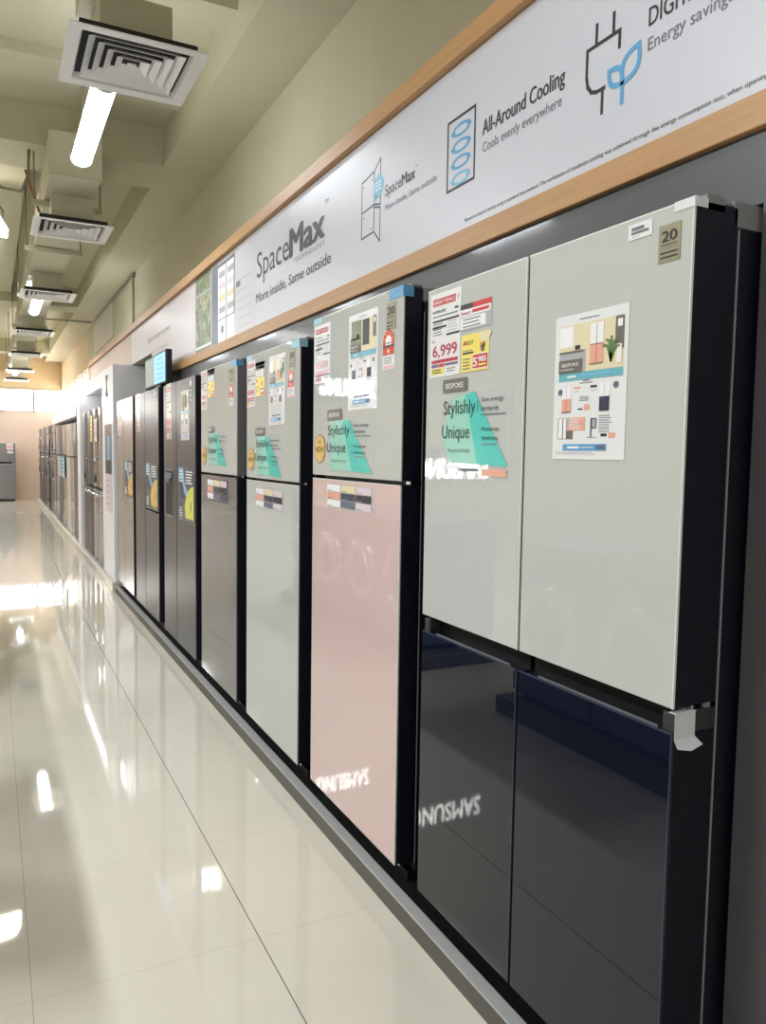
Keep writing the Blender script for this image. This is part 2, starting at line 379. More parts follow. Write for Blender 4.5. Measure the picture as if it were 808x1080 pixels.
# small two-door refrigerator drawing with a blue bubble
s.line([(-2.705, 2.206), (-2.705, 2.41), (-2.60, 2.424), (-2.60, 2.21), (-2.705, 2.206)], 0.006, INK); s.line([(-2.705, 2.30), (-2.60, 2.306)], 0.006, INK)
s.line([(-2.60, 2.424), (-2.55, 2.455), (-2.55, 2.295), (-2.60, 2.306)], 0.006, INK); s.line([(-2.60, 2.296), (-2.55, 2.285), (-2.55, 2.165), (-2.60, 2.21)], 0.006, INK)
for u, v in ((-2.69, 2.39), (-2.62, 2.40), (-2.69, 2.28), (-2.62, 2.225)): s.disc(u, v, 0.005, 0.004, INKG)
s.disc(-2.565, 2.362, 0.04, 0.04, SKY, 2); s.poly([(-2.60, 2.345), (-2.605, 2.305), (-2.575, 2.325)], SKY, 2)
for i in range(3): s.rect(-2.59, 2.372-i*0.012, -2.54, 2.376-i*0.012, WHITEI, 3)
s.text('Space', -2.512, 2.309, 0.04, INK, u1=-2.39); s.text('Max', -2.386, 2.309, 0.04, INK, u1=-2.295, bold=0.015); s.text('TM', -2.292, 2.34, 0.008, INK)
s.text('More inside, Same outside', -2.509, 2.259, 0.022, INKG, u1=-2.153)
# cabinet with swirling air
s.line([(-2.09, 2.202), (-2.09, 2.404), (-1.942, 2.404), (-1.942, 2.202), (-2.09, 2.202)], 0.008, INK)
for i, c in enumerate((BLUE, BLUE, BLUE, SKY)):
    v = 2.37-i*0.047
    for a0, a1 in ((0.15*PI, 0.95*PI), (1.15*PI, 1.95*PI)):
        pts = [(-2.016+0.044*math.cos(a0+(a1-a0)*k/10), v-0.004+0.015*math.sin(a0+(a1-a0)*k/10)) for k in range(11)]
        s.line(pts, 0.008, c)
        e = pts[-1]; s.poly([(e[0]-0.013, e[1]), (e[0]+0.013, e[1]), (e[0], e[1]+(-0.017 if a0 < PI else 0.017))], c, 2)
s.text('All-Around Cooling', -1.902, 2.306, 0.043, INK, u1=-1.548, bold=0.01)
s.text('Cools evenly everywhere', -1.90, 2.258, 0.028, INKG, u1=-1.558)
# plug with a leaf
s.line([(-1.365, 2.31), (-1.365, 2.345), (-1.47, 2.345), (-1.47, 2.285), (-1.465, 2.262), (-1.452, 2.246), (-1.435, 2.24), (-1.41, 2.24)], 0.009, INK)
s.line([(-1.415, 2.24), (-1.415, 2.187)], 0.009, INK)
for u in (-1.44, -1.385): s.line([(u, 2.345), (u, 2.39)], 0.009, INK)
def leaf(u0, v0, u1, v1, bulge, mat):
    pts = []; du, dv = u1-u0, v1-v0
    for k in range(9): t = k/8; pts.append((u0+du*t-dv*bulge*math.sin(PI*t), v0+dv*t+du*bulge*math.sin(PI*t)))
    for k in range(9): t = 1-k/8; pts.append((u0+du*t+dv*bulge*math.sin(PI*t), v0+dv*t-du*bulge*math.sin(PI*t)))
    s.line(pts, 0.011, mat, 2)
leaf(-1.352, 2.228, -1.395, 2.268, 0.3, BLUE); leaf(-1.352, 2.225, -1.305, 2.29, 0.3, BLUE)
s.line([(-1.352, 2.235), (-1.352, 2.187)], 0.011, BLUE, 2)
s.text('DIGITAL INVERTER', -1.279, 2.312, 0.04, INK, u1=-0.93, bold=0.006)
s.text('Energy savings, less noise', -1.279, 2.262, 0.028, INKG, u1=-0.90)
s.text('*Based on internal testing using a standard test method. The verification of insulation cooling was achieved through the energy consumption test, when opening the upper/lower fridge door', -1.99, 2.088, 0.0105, INK, u1=-0.80)
tag(s.mb.build('banner', origin=(BX, 2.0, 2.06)), 'long white banner with SpaceMax lettering, icons and a kitchen photograph above the fridges', 'banner')
s = banner_slab(8.10, 5.37, M('glossy_lilac_vinyl', (218, 208, 212), 0.34, noise=0.02, scale=2), notch=6.98)
s.text('Easier access to your', -7.16, 2.352, 0.045, INKG, u1=-6.20); s.text('own moments', -7.0, 2.235, 0.04, INKL, u1=-6.26)
tag(s.mb.build('banner', origin=(BX, 6.5, 2.06)), 'glossy pale lilac banner panel with two short grey text lines, beyond the garden photograph', 'banner')
s = banner_slab(11.74, 8.11, PALEPINK, z0=2.25)
for u in (-10.5, -9.3): s.rect(u, 2.272, u+0.012, 2.558, INKL)
tag(s.mb.build('banner', origin=(BX, 10, 2.06)), 'plain pinkish wood-tone banner panel at the far end above the white stand', 'banner')

# ------------------------------------------------------------------ plinths
PZ = 0.062
b = thing('display_plinth', 'low dark grey plinth with aluminium edge under the nearest seven refrigerators', 'plinth', (1.1, 4, 0))
MB().box(1.108, 1.78, 0.974, 7.95, 0, PZ-0.002, BLACKM).build('base', b)
MB().box(1.068, 1.104, -0.6, 7.95, 0, PZ-0.006, PLINTH).build('skirting', b)
MB().box(1.066, 1.106, -0.6, 7.95, PZ-0.006, PZ, PLTOP, bev=0.0015).build('edge_trim', b)
MB().box(1.108, 1.24, -0.6, 0.972, 0, PZ-0.002, BLACKM).build('base_end', b)
b = MB(); b.box(1.04, 1.785, 7.96, 16.3, 0, 0.095, PALEPL, bev=0.006); b.box(1.075, 1.785, 16.31, 22.6, 0, 0.095, PALEPL, bev=0.006)
b.box(1.038, 1.0405, 9.3, 10.6, 0.012, 0.075, INKL)
tag(b.build('display_plinth', origin=(1.4, 15, 0)), 'low pale stone-coloured plinth under the far refrigerators beyond the white stand', 'plinth')

# ------------------------------------------------------------------ refrigerators
def feet(t, y0, y1, x0, x1):
    for y in (y0+0.06, y1-0.06):
        for x in (x0+0.05, x1-0.06):
            MB().tube([(x, y, PZ), (x, y, 0.092)], [0.02, 0.016], BLACKM, n=12).build('foot', t)
def door(t, y0, y1, z0, z1, glass, edge, body, x=D, th=0.075, name='door', lip=True, pname='glass_panel'):
    """door slab with its own front panel; returns the door"""
    dr = MB().box(x+0.006, x+th, y0+0.001, y1-0.001, z0, z1, body, bev=0.003).build(name, t)
    p = MB(); p.box(x, x+0.006, y0, y1, z0, z1, glass, bev=0.0012, seg=1)
    if edge is not None:
        e = 0.0022
        p.box(x-0.0002, x+0.0045, y0-0.0004, y0+e, z0, z1, edge); p.box(x-0.0002, x+0.0045, y0, y1, z1-e, z1+0.0004, edge)
    p.build(pname, dr)
    return dr
def cabinet(t, y0, y1, z1, side=None, x0=D+0.074, x1=1.765, z0=0.092):
    side = side or BLACK
    c = MB().box(x0, x1, y0+0.002, y1-0.002, z0, z1, side, bev=0.003).build('cabinet', t)
    g = MB().box(x0-0.03, x0, y0+0.02, y1-0.02, z0+0.02, z1-0.02, BLACKM); g.box(x0-0.0012, x0+0.0006, y0+0.0005, y0+0.004, z0+0.03, z1-0.03, GASKET)
    g.build('gasket', t)
    MB().box(x0-0.02, x0+0.03, y0+0.01, y1-0.01, z0-0.028, z0, BLACKM).build('kick_plate', t)
    feet(t, y0, y1, x0, x1); return c
def wrap_tape(parent, y0, y1, z0, z1, mat, side=0.0, top=0.02, name='protective_tape'):
    m = MB(); e = 0.0008
    m.box(D-e-0.0006, D-0.0006, y0, y1, z0, z1+e, mat); m.box(D-e, D+top, y0, y1, z1+0.0005, z1+0.0005+e, mat)
    if side: m.box(D-e, D+side, y0-e-0.0006, y0-0.0006, z0, z1+e, mat)
    return m.build(name, parent)

def year_sticker(parent, yl, zb, w, h):
    s = Sheet(on_door(yl, zb)); s.slab(w, h, OLIVST)
    s.text('20', w*0.16, h*0.55, h*0.30, INK, u1=w*0.84, bold=0.01)
    s.rect(w*0.12, h*0.45, w*0.88, h*0.475, INK); s.rect(w*0.12, h*0.37, w*0.88, h*0.385, INKG)
    s.bars(w*0.10, h*0.27, w*0.92, 2, h*0.045, h*0.12, INK)
    return s.mb.build('year_sticker', parent)
def energy_label(parent, yl, zb, w, h):
    s = Sheet(on_door(yl, zb))
    hb = h*0.70
    s.slab(w, hb, PAPER); s.disc(w/2, hb, w/2, h-hb, PAPER, 0, a0=0, a1=PI)
    s.disc(w/2, hb, w*0.46, (h-hb)*0.92, RED, 1, a0=0, a1=PI); s.rect(w*0.04, h*0.60, w*0.96, hb, RED)
    for k in range(5):
        a = PI*(k+0.5)/5; s.disc(w/2+w*0.35*math.cos(a), hb+(h-hb)*0.68*math.sin(a), w*0.075, h*0.035, ORANGE, 2, n=10)
    s.disc(w/2, hb, w*0.24, (h-hb)*0.46, WHITEI, 2, a0=0, a1=PI); s.rect(w*0.26, h*0.60, w*0.74, hb, WHITEI, 2)
    s.rect(w*0.30, h*0.63, w*0.7, h*0.66, INKG, 3)
    s.rect(w*0.04, h*0.555, w*0.96, h*0.60, INK); s.rect(w*0.04, h*0.36, w*0.96, h*0.555, RED)
    star = [(w/2+w*0.15*(1 if k % 2 == 0 else 0.42)*math.sin(PI*k/5), h*0.455+h*0.085*(1 if k % 2 == 0 else 0.42)*math.cos(PI*k/5)) for k in range(10)]
    s.poly(star, YELLOW, 2)
    s.bars(w*0.12, h*0.30, w*0.88, 3, h*0.02, h*0.06, INKG); s.rect(w*0.06, h*0.03, w*0.94, h*0.10, ROSE)
    return s.mb.build('energy_label', parent)

def price_card(yl, zb, w, h, label, price=None, tilt=0.0, faded=False, x=D, group='price cards taped to the refrigerator doors'):
    s = Sheet(on_door(yl, zb, x, tilt)); s.slab(w, h, CARD)
    s.rect(w*0.08, h*0.85, w*0.83, h*0.935, RED); s.text('GREAT DEALS', w*0.11, h*0.872, h*0.042, WHITEI, u1=w*0.80, bold=0.012)
    s.line([(w*0.90, h*0.88), (w*0.93, h*0.92)], w*0.02, INK)
    s.text('SAMSUNG', w*0.08, h*0.765, h*0.035, INK, u1=w*0.52, bold=0.01); s.rect(w*0.80, h*0.765, w*0.92, h*0.79, INK)
    s.rect(w*0.08, h*0.715, w*0.9, h*0.732, INKG)
    for i, e in enumerate((0.95, 0.55)): s.rect(w*0.08, h*(0.655-0.075*i), w*e, h*(0.68-0.075*i), INK)
    s.bars(w*0.10, h*0.64, w*0.45, 5, h*0.012, h*0.032, INKG); s.bars(w*0.60, h*0.64, w*0.9, 4, h*0.010, h*0.035, INKL)
    s.rect(w*0.55, h*0.475, w*0.97, h*0.50, INK)
    pm = ROSE if faded else CRIM
    s.text('RM', w*0.08, h*0.415, h*0.03, INK)
    if price: s.text(price, w*0.10, h*0.245, h*0.14, pm, u1=w*0.90, bold=0.008)
    else:
        for k in range(4): s.rect(w*(0.12+k*0.2), h*0.26, w*(0.26+k*0.2), h*0.37, pm)
    s.rect(w*0.06, h*0.165, w*0.94, h*0.205, ROSE if faded else CRIM); s.rect(w*0.06, h*0.115, w*0.30, h*0.155, PURPLE); s.rect(w*0.31, h*0.115, w*0.5, h*0.155, RED); s.rect(w*0.52, h*0.12, w*0.94, h*0.15, PURPLE)
    s.rect(w*0.06, h*0.03, w*0.50, h*0.105, YELLOW if not faded else ROSE); s.bars(w*0.09, h*0.09, w*0.46, 2, h*0.012, h*0.03, INK, 2); s.bars(w*0.58, h*0.09, w*0.9, 2, h*0.012, h*0.03, INKG)
    return tag(s.mb.build('price_card', origin=(x-0.002, yl-w/2, zb)), label, 'price card', group)

def promo_card(yl, zb, w, h, label, tilt=0.0):
    """grey card with red band over a yellow voucher"""
    s = Sheet(on_door(yl, zb, D, tilt)); s.slab(w, h, CARD)
    hs = h*0.56
    s.rect(0, hs, w, h, INKL); s.rect(0, h*0.90, w, h, RED); s.rect(w*0.05, h*0.80, w*0.95, h*0.89, WHITEI); s.text('Smart', w*0.06, h*0.815, h*0.055, CRIM, u1=w*0.5, bold=0.01); s.rect(w*0.06, hs+h*0.03, w*0.86, hs+h*0.20, WHITEI, 2)
    s.bars(w*0.15, hs+h*0.18, w*0.8, 3, h*0.012, h*0.05, INKG, 3)
    s.rect(0, 0, w, hs, YELLOW); s.rect(w*0.5, h*0.03, w*0.95, h*0.22, RED, 2); s.rect(w*0.54, h*0.07, w*0.62, h*0.18, WHITEI, 3); s.rect(w*0.66, h*0.11, w*0.91, h*0.18, WHITEI, 3)
    s.disc(w*0.15, hs-h*0.1, w*0.07, h*0.04, RED, 2); s.bars(w*0.08, h*0.3, w*0.42, 4, h*0.015, h*0.05, INKG, 2); s.rect(w*0.62, h*0.30, w*0.8, h*0.44, ORANGE, 2)
    return tag(s.mb.build('promotion_card', origin=(D-0.002, yl-w/2, zb)), label, 'price card', 'promotion cards beside the price cards')

def flyer(yl, zb, w, h, label, tilt=0.0, lower=(CORAL, NAVYI), big=True, photo_dark=False):
    s = Sheet(on_door(yl, zb, D, tilt)); s.slab(w, h, PAPER)
    W, H = w, h
    def r(a, b, c, d, m, k=1): s.rect(W*a, H*b, W*c, H*d, m, k)
    r(0.35, 0.955, 0.62, 0.962, INKG)
    # kitchen photograph
    r(0.07, 0.60, 0.95, 0.93, SAND); r(0.07, 0.78, 0.27, 0.92, WHITEI, 2); r(0.07, 0.60, 0.45, 0.75, TAUPE if photo_dark else INKL, 2)
    r(0.07, 0.735, 0.42, 0.75, TAUPE, 3); r(0.30, 0.755, 0.37, 0.785, INK, 3)
    r(0.84, 0.72, 0.95, 0.93, TAUPE, 2); r(0.87, 0.86, 0.93, 0.91, WHITEI, 3)
    if photo_dark:
        r(0.50, 0.66, 0.72, 0.92, INK, 3); r(0.61, 0.66, 0.615, 0.92, INKG, 4); r(0.1, 0.66, 0.45, 0.93, GARDEN, 3)
    else:
        r(0.51, 0.775, 0.69, 0.915, WHITEI, 3); r(0.51, 0.645, 0.69, 0.775, CORAL, 3); r(0.598, 0.645, 0.603, 0.915, TAUPE, 4); r(0.51, 0.771, 0.69, 0.776, TAUPE, 4); r(0.51, 0.64, 0.69, 0.647, TAUPE, 4)
        for k, (du, dv) in enumerate(((-0.10, 0.13), (-0.06, 0.17), (0.0, 0.19), (0.07, 0.16), (0.10, 0.11))):
            s.line([(W*0.795, H*0.65), (W*(0.795+du*0.5), H*(0.65+dv*0.75)), (W*(0.795+du), H*(0.65+dv*0.8))], W*0.022, GREENI, 5)
        r(0.87, 0.63, 0.93, 0.75, WHITEI, 4)
    r(0.07, 0.60, 0.41, 0.69, TAUPE, 5); s.text('BESPOKE', W*0.12, H*0.645, H*0.024, WHITEI, u1=W*0.36, layer=6, bold=0.01); r(0.10, 0.62, 0.3, 0.63, INKL, 6)
    r(0.07, 0.545, 0.95, 0.60, TEALB, 2); r(0.2, 0.567, 0.32, 0.58, WHITEI, 3); r(0.4, 0.567, 0.8, 0.583, SKY, 3)
    # refrigerators for sale
    r(0.42, 0.535, 0.52, 0.54, INK); r(0.38, 0.52, 0.56, 0.526, INKG)
    s.disc(W*0.10, H*0.47, W*0.035, H*0.022, SLATE, 2, n=16); s.disc(W*0.87, H*0.49, W*0.035, H*0.022, SLATE, 2, n=16)
    for u, c in ((0.13, lower[0]), (0.66, lower[1])):
        r(u, 0.42, u+0.13, 0.51, WHITEI, 2); r(u+0.062, 0.42, u+0.066, 0.51, INKL, 3); r(u, 0.33, u+0.13, 0.42, c, 3); r(u, 0.325, u+0.13, 0.331, INK, 4); r(u+0.063, 0.33, u+0.067, 0.42, INKG, 4)
    r(0.30, 0.485, 0.39, 0.50, CORAL); r(0.30, 0.465, 0.37, 0.47, INKL); r(0.53, 0.485, 0.62, 0.50, INK); r(0.54, 0.465, 0.62, 0.47, INKL)
    s.bars(W*0.38, H*0.43, W*0.52, 3, H*0.005, H*0.012, INKG); r(0.36, 0.34, 0.43, 0.35, INK); r(0.45, 0.335, 0.53, 0.375, CORAL)
    if big:
        r(0.07, 0.14, 0.28, 0.29, INKL, 1); r(0.09, 0.145, 0.145, 0.285, WHITEI, 2); r(0.15, 0.145, 0.155, 0.285, INK, 3); r(0.16, 0.145, 0.20, 0.285, WHITEI, 2); r(0.2, 0.14, 0.3, 0.20, TAUPE, 2)
        r(0.22, 0.2, 0.47, 0.24, CORAL, 2); r(0.25, 0.245, 0.47, 0.29, CORAL, 2); s.bars(W*0.25, H*0.28, W*0.42, 5, H*0.006, H*0.016, WHITEI, 3)
        r(0.55, 0.15, 0.565, 0.28, INK, 2); r(0.565, 0.21, 0.63, 0.28, SLATE, 2); r(0.575, 0.22, 0.62, 0.27, INKL, 3); r(0.50, 0.148, 0.63, 0.152, INKG, 2)
        s.bars(W*0.66, H*0.295, W*0.84, 8, H*0.005, H*0.015, INKG); r(0.69, 0.155, 0.77, 0.175, INK); r(0.79, 0.145, 0.88, 0.18, CORAL)
    else:
        s.bars(W*0.1, H*0.28, W*0.9, 6, H*0.006, H*0.02, INKL); r(0.2, 0.13, 0.75, 0.15, SLATE)
    r(0.16, 0.06, 0.77, 0.105, BLUE, 2); r(0.23, 0.075, 0.40, 0.09, WHITEI, 3); r(0.64, 0.068, 0.75, 0.098, SLATE, 3); r(0.42, 0.08, 0.6, 0.085, WHITEI, 3)
    s.bars(W*0.05, H*0.05, W*0.7, 2, H*0.004, H*0.012, INKL)
    for u, v in ((0, H), (W, H), (0, 0), (W, 0)): s.rect(u-W*0.04, v-H*0.012, u+W*0.04, v+H*0.012, FILM, 8)
    return tag(s.mb.build('flyer', origin=(D-0.002, yl-w/2, zb)), label, 'flyer', 'paper flyers taped to the refrigerator doors')

def style_sticker(yl, zb, w, h, label, tag_at, first=False):
    s = Sheet(on_door(yl, zb)); s.slab(w, h, FILM, t=1)
    c = 0.30 if first else 0.40
    s.poly([(w*0.17, h*0.90), (w*0.50, h*0.97), (w*0.97, h*0.03), (w*0.15, h*0.06), (w*0.0, h*0.42)] if first else
           [(w*0.08, h*0.96), (w*0.5, h*0.97), (w*0.95, h*0.02), (w*0.10, h*0.05)], MINT, 1)
    s.poly([(w*0.36, h*0.94), (w*0.5, h*0.97), (w*0.97, h*0.03), (w*0.56, h*0.045)], TEAL, 2)
    s.text('Stylishly', w*0.03, h*0.70, h*0.19, INK, u1=w*0.52, layer=4); s.text('Unique', w*0.01, h*0.38, h*0.19, INK, u1=w*0.44, layer=4)
    s.text('Bespoke Design', w*0.12, h*0.20, h*0.05, INKG, u1=w*0.45, layer=4)
    s.text('Save energy', w*0.60, h*0.83, h*0.06, INK, u1=w*0.90, layer=4); s.text('intelligently', w*0.60, h*0.72, h*0.06, INK, u1=w*0.84, layer=4); s.rect(w*0.60, h*0.66, w*0.93, h*0.675, INKG, 4)
    s.text('Preserves', w*0.62, h*0.46, h*0.06, INK, u1=w*0.85, layer=4); s.text('freshness', w*0.62, h*0.35, h*0.06, INK, u1=w*0.84, layer=4); s.rect(w*0.62, h*0.29, w*0.82, h*0.305, INKG, 4)
    s.line([(w*0.55, h*0.72), (w*0.55, h*0.84)], w*0.012, INKG, 4); s.line([(w*0.56, h*0.36), (w*0.56, h*0.5)], w*0.03, TEAL, 4)
    tw, th, tv = tag_at
    s.rect(w*0.01, tv, w*0.01+tw, tv+th, TAUPE, 3); s.text('BESPOKE', w*0.01+tw*0.14, tv+th*0.3, th*0.4, WHITEI, u1=w*0.01+tw*0.86, layer=5, bold=0.01)
    if first:
        s.rect(0, -h*0.03, w*0.28, h*0.02, WHITEI, 2); s.rect(w*0.30, -h*0.05, w*0.57, -h*0.01, SLATE, 3); s.rect(w*0.63, -h*0.10, w*0.96, -h*0.01, CORAL, 2); s.rect(0, -h*0.16, w, h*0.0, FILM, 1)  # white strip at lower left is glare, painted in as colour
    return tag(s.mb.build('cling_sticker', origin=(D-0.002, yl-w/2, zb)), label, 'sticker', 'teal cling stickers on the upper doors')
def gold_sticker(yc, zc, r, label):
    s = Sheet(on_door(yc, zc)); s.disc(0, 0, r, r, TAUPE, 0, n=36); s.disc(0, 0, r*0.93, r*0.93, GOLD, 1, n=36)
    s.rect(-r*0.26, r*0.40, r*0.26, r*0.50, TAUPE, 2); s.text('NEW', -r*0.72, -r*0.25, r*0.42, INK, u1=r*0.72)
    return tag(s.mb.build('round_sticker', origin=(D-0.002, yc, zc)), label, 'sticker', 'round gold stickers on the upper doors')
def swatch_sticker(yl, zb, w, h, label, dark=False):
    s = Sheet(on_door(yl, zb)); s.slab(w, h, FILMD if dark else FILM, t=1)
    rows = ((WHITEI, SAND, LILAC), (CORAL, NAVYI, INK), (WHITEI, SLATE, LILAC if not dark else NAVYI))
    for j, row in enumerate(rows):
        for i, c in enumerate(row):
            u, v = w*(0.02+0.31*i), h*(0.69-0.30*j)
            s.rect(u, v, u+w*0.295, v+h*0.27, c, 1); s.rect(u+w*0.02, v+h*0.03, u+w*0.12, v+h*0.05, INKG if c not in (NAVYI, INK, SLATE) else INKL, 2)
    return tag(s.mb.build('swatch_sticker', origin=(D-0.002, yl-w/2, zb)), label, 'sticker', 'colour swatch stickers on the lower doors')
def pepper_sticker(yl, zb, w, h, label, blob):
    s = Sheet(on_door(yl, zb)); s.slab(w, h, FILMD, t=1)
    s.poly([(w*0.03, h*0.98), (w*0.30, h*0.98), (w*0.42, h*0.70), (w*0.62, h*0.52), (w*0.55, h*0.42), (w*0.36, h*0.55), (w*0.22, h*0.78), (w*0.03, h*0.72)], SKY, 1)
    s.bars(w*0.06, h*0.93, w*0.34, 4, h*0.03, h*0.06, WHITEI, 2); s.bars(w*0.48, h*0.92, w*0.92, 5, h*0.022, h*0.05, WHITEI, 2)
    s.poly([(w*0.02, h*0.68), (w*0.2, h*0.72), (w*0.34, h*0.45), (w*0.2, h*0.40)], NAVYI, 1)
    pts = [(w*0.98, h*0.66), (w*0.80, h*0.64), (w*0.62, h*0.56), (w*0.48, h*0.42), (w*0.42, h*0.28), (w*0.46, h*0.10), (w*0.56, h*0.05), (w*0.64, h*0.10), (w*0.72, h*0.04), (w*0.86, h*0.10), (w*0.98, h*0.04)]
    s.poly(pts, blob, 3)
    s.poly([(w*0.80, h*0.36), (w*0.86, h*0.42), (w*0.84, h*0.24), (w*0.78, h*0.2)], TAUPE, 4)
    s.bars(w*0.06, h*0.25, w*0.28, 4, h*0.02, h*0.05, WHITEI, 2)
    return tag(s.mb.build('cling_sticker', origin=(D-0.002, yl-w/2, zb)), label, 'sticker', 'dark cling stickers with a yellow vegetable')

# --- nearest: four-door, off-white above navy
t = thing('refrigerator', 'nearest four-door refrigerator, off-white glass above and navy glass below', 'refrigerator', (D, 0.983, PZ), 'refrigerators along the right wall')
cabinet(t, 0.983, 1.895, 1.842, x0=D+0.117)
z0u, zt, zl, zb = 0.949, 1.851, 0.903, 0.13
dr = door(t, 0.983, 1.4405, z0u, zt, G_WHITE, G_EDGE, BLACK, th=0.113); dl = door(t, 1.4495, 1.895, z0u, zt, G_WHITE, G_EDGE, BLACK, th=0.113)
for a, c in ((0.983, 1.4405), (1.4495, 1.895)):
    dd = MB().box(D+0.006, D+0.113, a+0.001, c-0.001, zb, zl-0.006, BLACK, bev=0.003).build('drawer_door', t)
    g = MB(); g.box(D, D+0.006, a, c, zb, zl, G_NAVY, bev=0.0012, seg=1); g.box(D-0.0002, D+0.004, a, c, zl-0.0025, zl+0.0004, G_NAVYE); g.box(D-0.0002, D+0.004, a-0.0003, a+0.002, zb, zl, G_NAVYE)
    g.build('glass_panel', dd)
    h = MB(); h.box(D+0.045, D+0.112, a+0.004, c-0.004, zl-0.006, zl+0.032, BLACKM)
    h.box(D+0.018, D+0.020, a+0.05, c-0.05, zl-0.008, zl-0.001, GREYPL)
    h.build('finger_grip', dd)
    e0, e1 = (a+0.001, a+0.03) if a < 1.2 else (c-0.03, c-0.001)
    MB().box(D+0.007, D+0.113, e0, e1, zl-0.006, zl+0.036, M('charcoal_cap_plastic', (58, 56, 60), 0.4, noise=0.04), bev=0.004).build('end_cap', dd)
MB().prism([(1.118, 1.836), (1.165, 1.836), (1.168, 1.858), (1.150, 1.864), (1.122, 1.862)], 1, 0.984, 1.05, GREYPL).build('hinge_cap', t)
for a, c in ((0.984, 1.10), (1.79, 1.893)):
    h = MB(); h.box(1.190, 1.30, a, c, 1.815, 1.862, GREYPL, bev=0.003); h.box(1.16, 1.192, a+0.004, c-0.01, 1.842, 1.858, GREYPL, bev=0.002); h.build('hinge_cover', t)
h = MB(); h.box(D+0.03, D+0.05, 0.984, 1.0, 0.938, 0.948, CHROME, bev=0.002); h.tube([(D+0.06, 0.995, 0.934), (D+0.06, 0.995, 0.95)], 0.006, CHROME); h.box(D+0.085, D+0.1, 0.985, 0.995, 0.94, 0.956, GREYPL, bev=0.001)
h.build('middle_hinge', t)
wrap_tape(dr, 0.981, 1.026, 1.836, 1.852, WHITE_T, side=0.03)
m = MB(); m.add([(1.094, 0.9815, 0.941), (1.147, 0.9815, 0.939), (1.147, 0.9812, 0.893), (1.159, 0.972, 0.878), (1.125, 0.968, 0.872), (1.096, 0.974, 0.877), (1.094, 0.9812, 0.892)], [(0,1,2,6), (6,2,3,4,5)], WHITE_T)
m.box(1.094, 1.147, 0.98, 0.995, 0.9395, 0.941, WHITE_T); m.build('protective_tape', t)
year_sticker(dr, 1.0595, 1.753, 0.05, 0.066)
s = Sheet(on_door(1.136, 1.811)); s.slab(0.059, 0.029, PAPER); s.bars(0.008, 0.022, 0.05, 1, 0.006, 0.01, INKG)
for i in range(22): s.rect(0.008+i*0.002, 0.009, 0.0092+i*0.002, 0.014, INK)
s.rect(0.01, 0.004, 0.03, 0.005, INKL); s.mb.build('barcode_label', dr)
price_card(1.877, 1.613, 0.154, 0.224, 'white card priced 6,999 on the near refrigerator, left off-white door', '6,999')
s = Sheet(on_door(1.726, 1.720)); s.slab(0.143, 0.066, CARD); s.rect(0, 0, 0.143, 0.066, INKL); s.rect(0.03, 0.052, 0.143, 0.066, RED, 2); s.rect(0.0, 0.035, 0.138, 0.052, WHITEI, 2); s.text('Smart', 0.004, 0.039, 0.010, CRIM, u1=0.052, bold=0.012, layer=3); s.rect(0.058, 0.040, 0.132, 0.048, RED, 3)
s.rect(0.004, 0.004, 0.118, 0.032, WHITEI, 2); s.bars(0.015, 0.028, 0.105, 3, 0.003, 0.009, INKG, 3); s.rect(0.004, 0.054, 0.06, 0.066, INK, 3)
tag(s.mb.build('promotion_card', origin=(D-0.002, 1.65, 1.72)), 'small red and grey card above the yellow voucher on the near fridge', 'price card')
s = Sheet(on_door(1.716, 1.614)); w, h = 0.125, 0.094
s.slab(w, h, CARD); s.rect(0, 0, w, h, YELLOW); s.disc(w*0.85, h*0.98, w*0.22, h*0.25, SAND, 2, a0=PI, a1=2*PI); s.poly([(w*0.05, h*0.72), (w*0.12, h*0.86), (w*0.2, h*0.74)], RED, 2); s.text('BEST', w*0.2, h*0.72, h*0.11, INK, u1=w*0.46)
s.rect(w*0.05, h*0.56, w*0.4, h*0.58, INKG, 2); s.rect(w*0.05, h*0.48, w*0.45, h*0.53, INK, 2); s.bars(w*0.06, h*0.36, w*0.34, 4, h*0.03, h*0.085, INKG, 2)
s.rect(w*0.42, h*0.05, w*0.98, h*0.44, WHITEI, 2); s.rect(w*0.44, h*0.07, w*0.96, h*0.42, RED, 3); s.text('5', w*0.47, h*0.12, h*0.24, WHITEI, u1=w*0.60, layer=4, bold=0.02); s.text('985', w*0.64, h*0.22, h*0.15, WHITEI, u1=w*0.92, layer=4, bold=0.02); s.rect(w*0.64, h*0.12, w*0.92, h*0.17, YELLOW, 4)
s.disc(w*0.78, h*0.56, w*0.07, h*0.09, TAUPE, 2, n=14); s.disc(w*0.73, h*0.66, w*0.05, h*0.07, ORANGE, 2, n=14); s.disc(w*0.83, h*0.66, w*0.05, h*0.07, TAUPE, 2, n=14)
tag(s.mb.build('promotion_card', origin=(D-0.002, 1.65, 1.614)), 'square yellow voucher card with a red number box on the near fridge', 'price card')
flyer(1.340, 1.397, 0.214, 0.300, 'white flyer with kitchen photograph on the nearest refrigerator, right off-white door', tilt=0.0)
style_sticker(1.806, 1.371, 0.313, 0.198, 'teal Stylishly Unique sticker under the yellow voucher on the near fridge', (0.118, 0.035, 0.196), first=True)

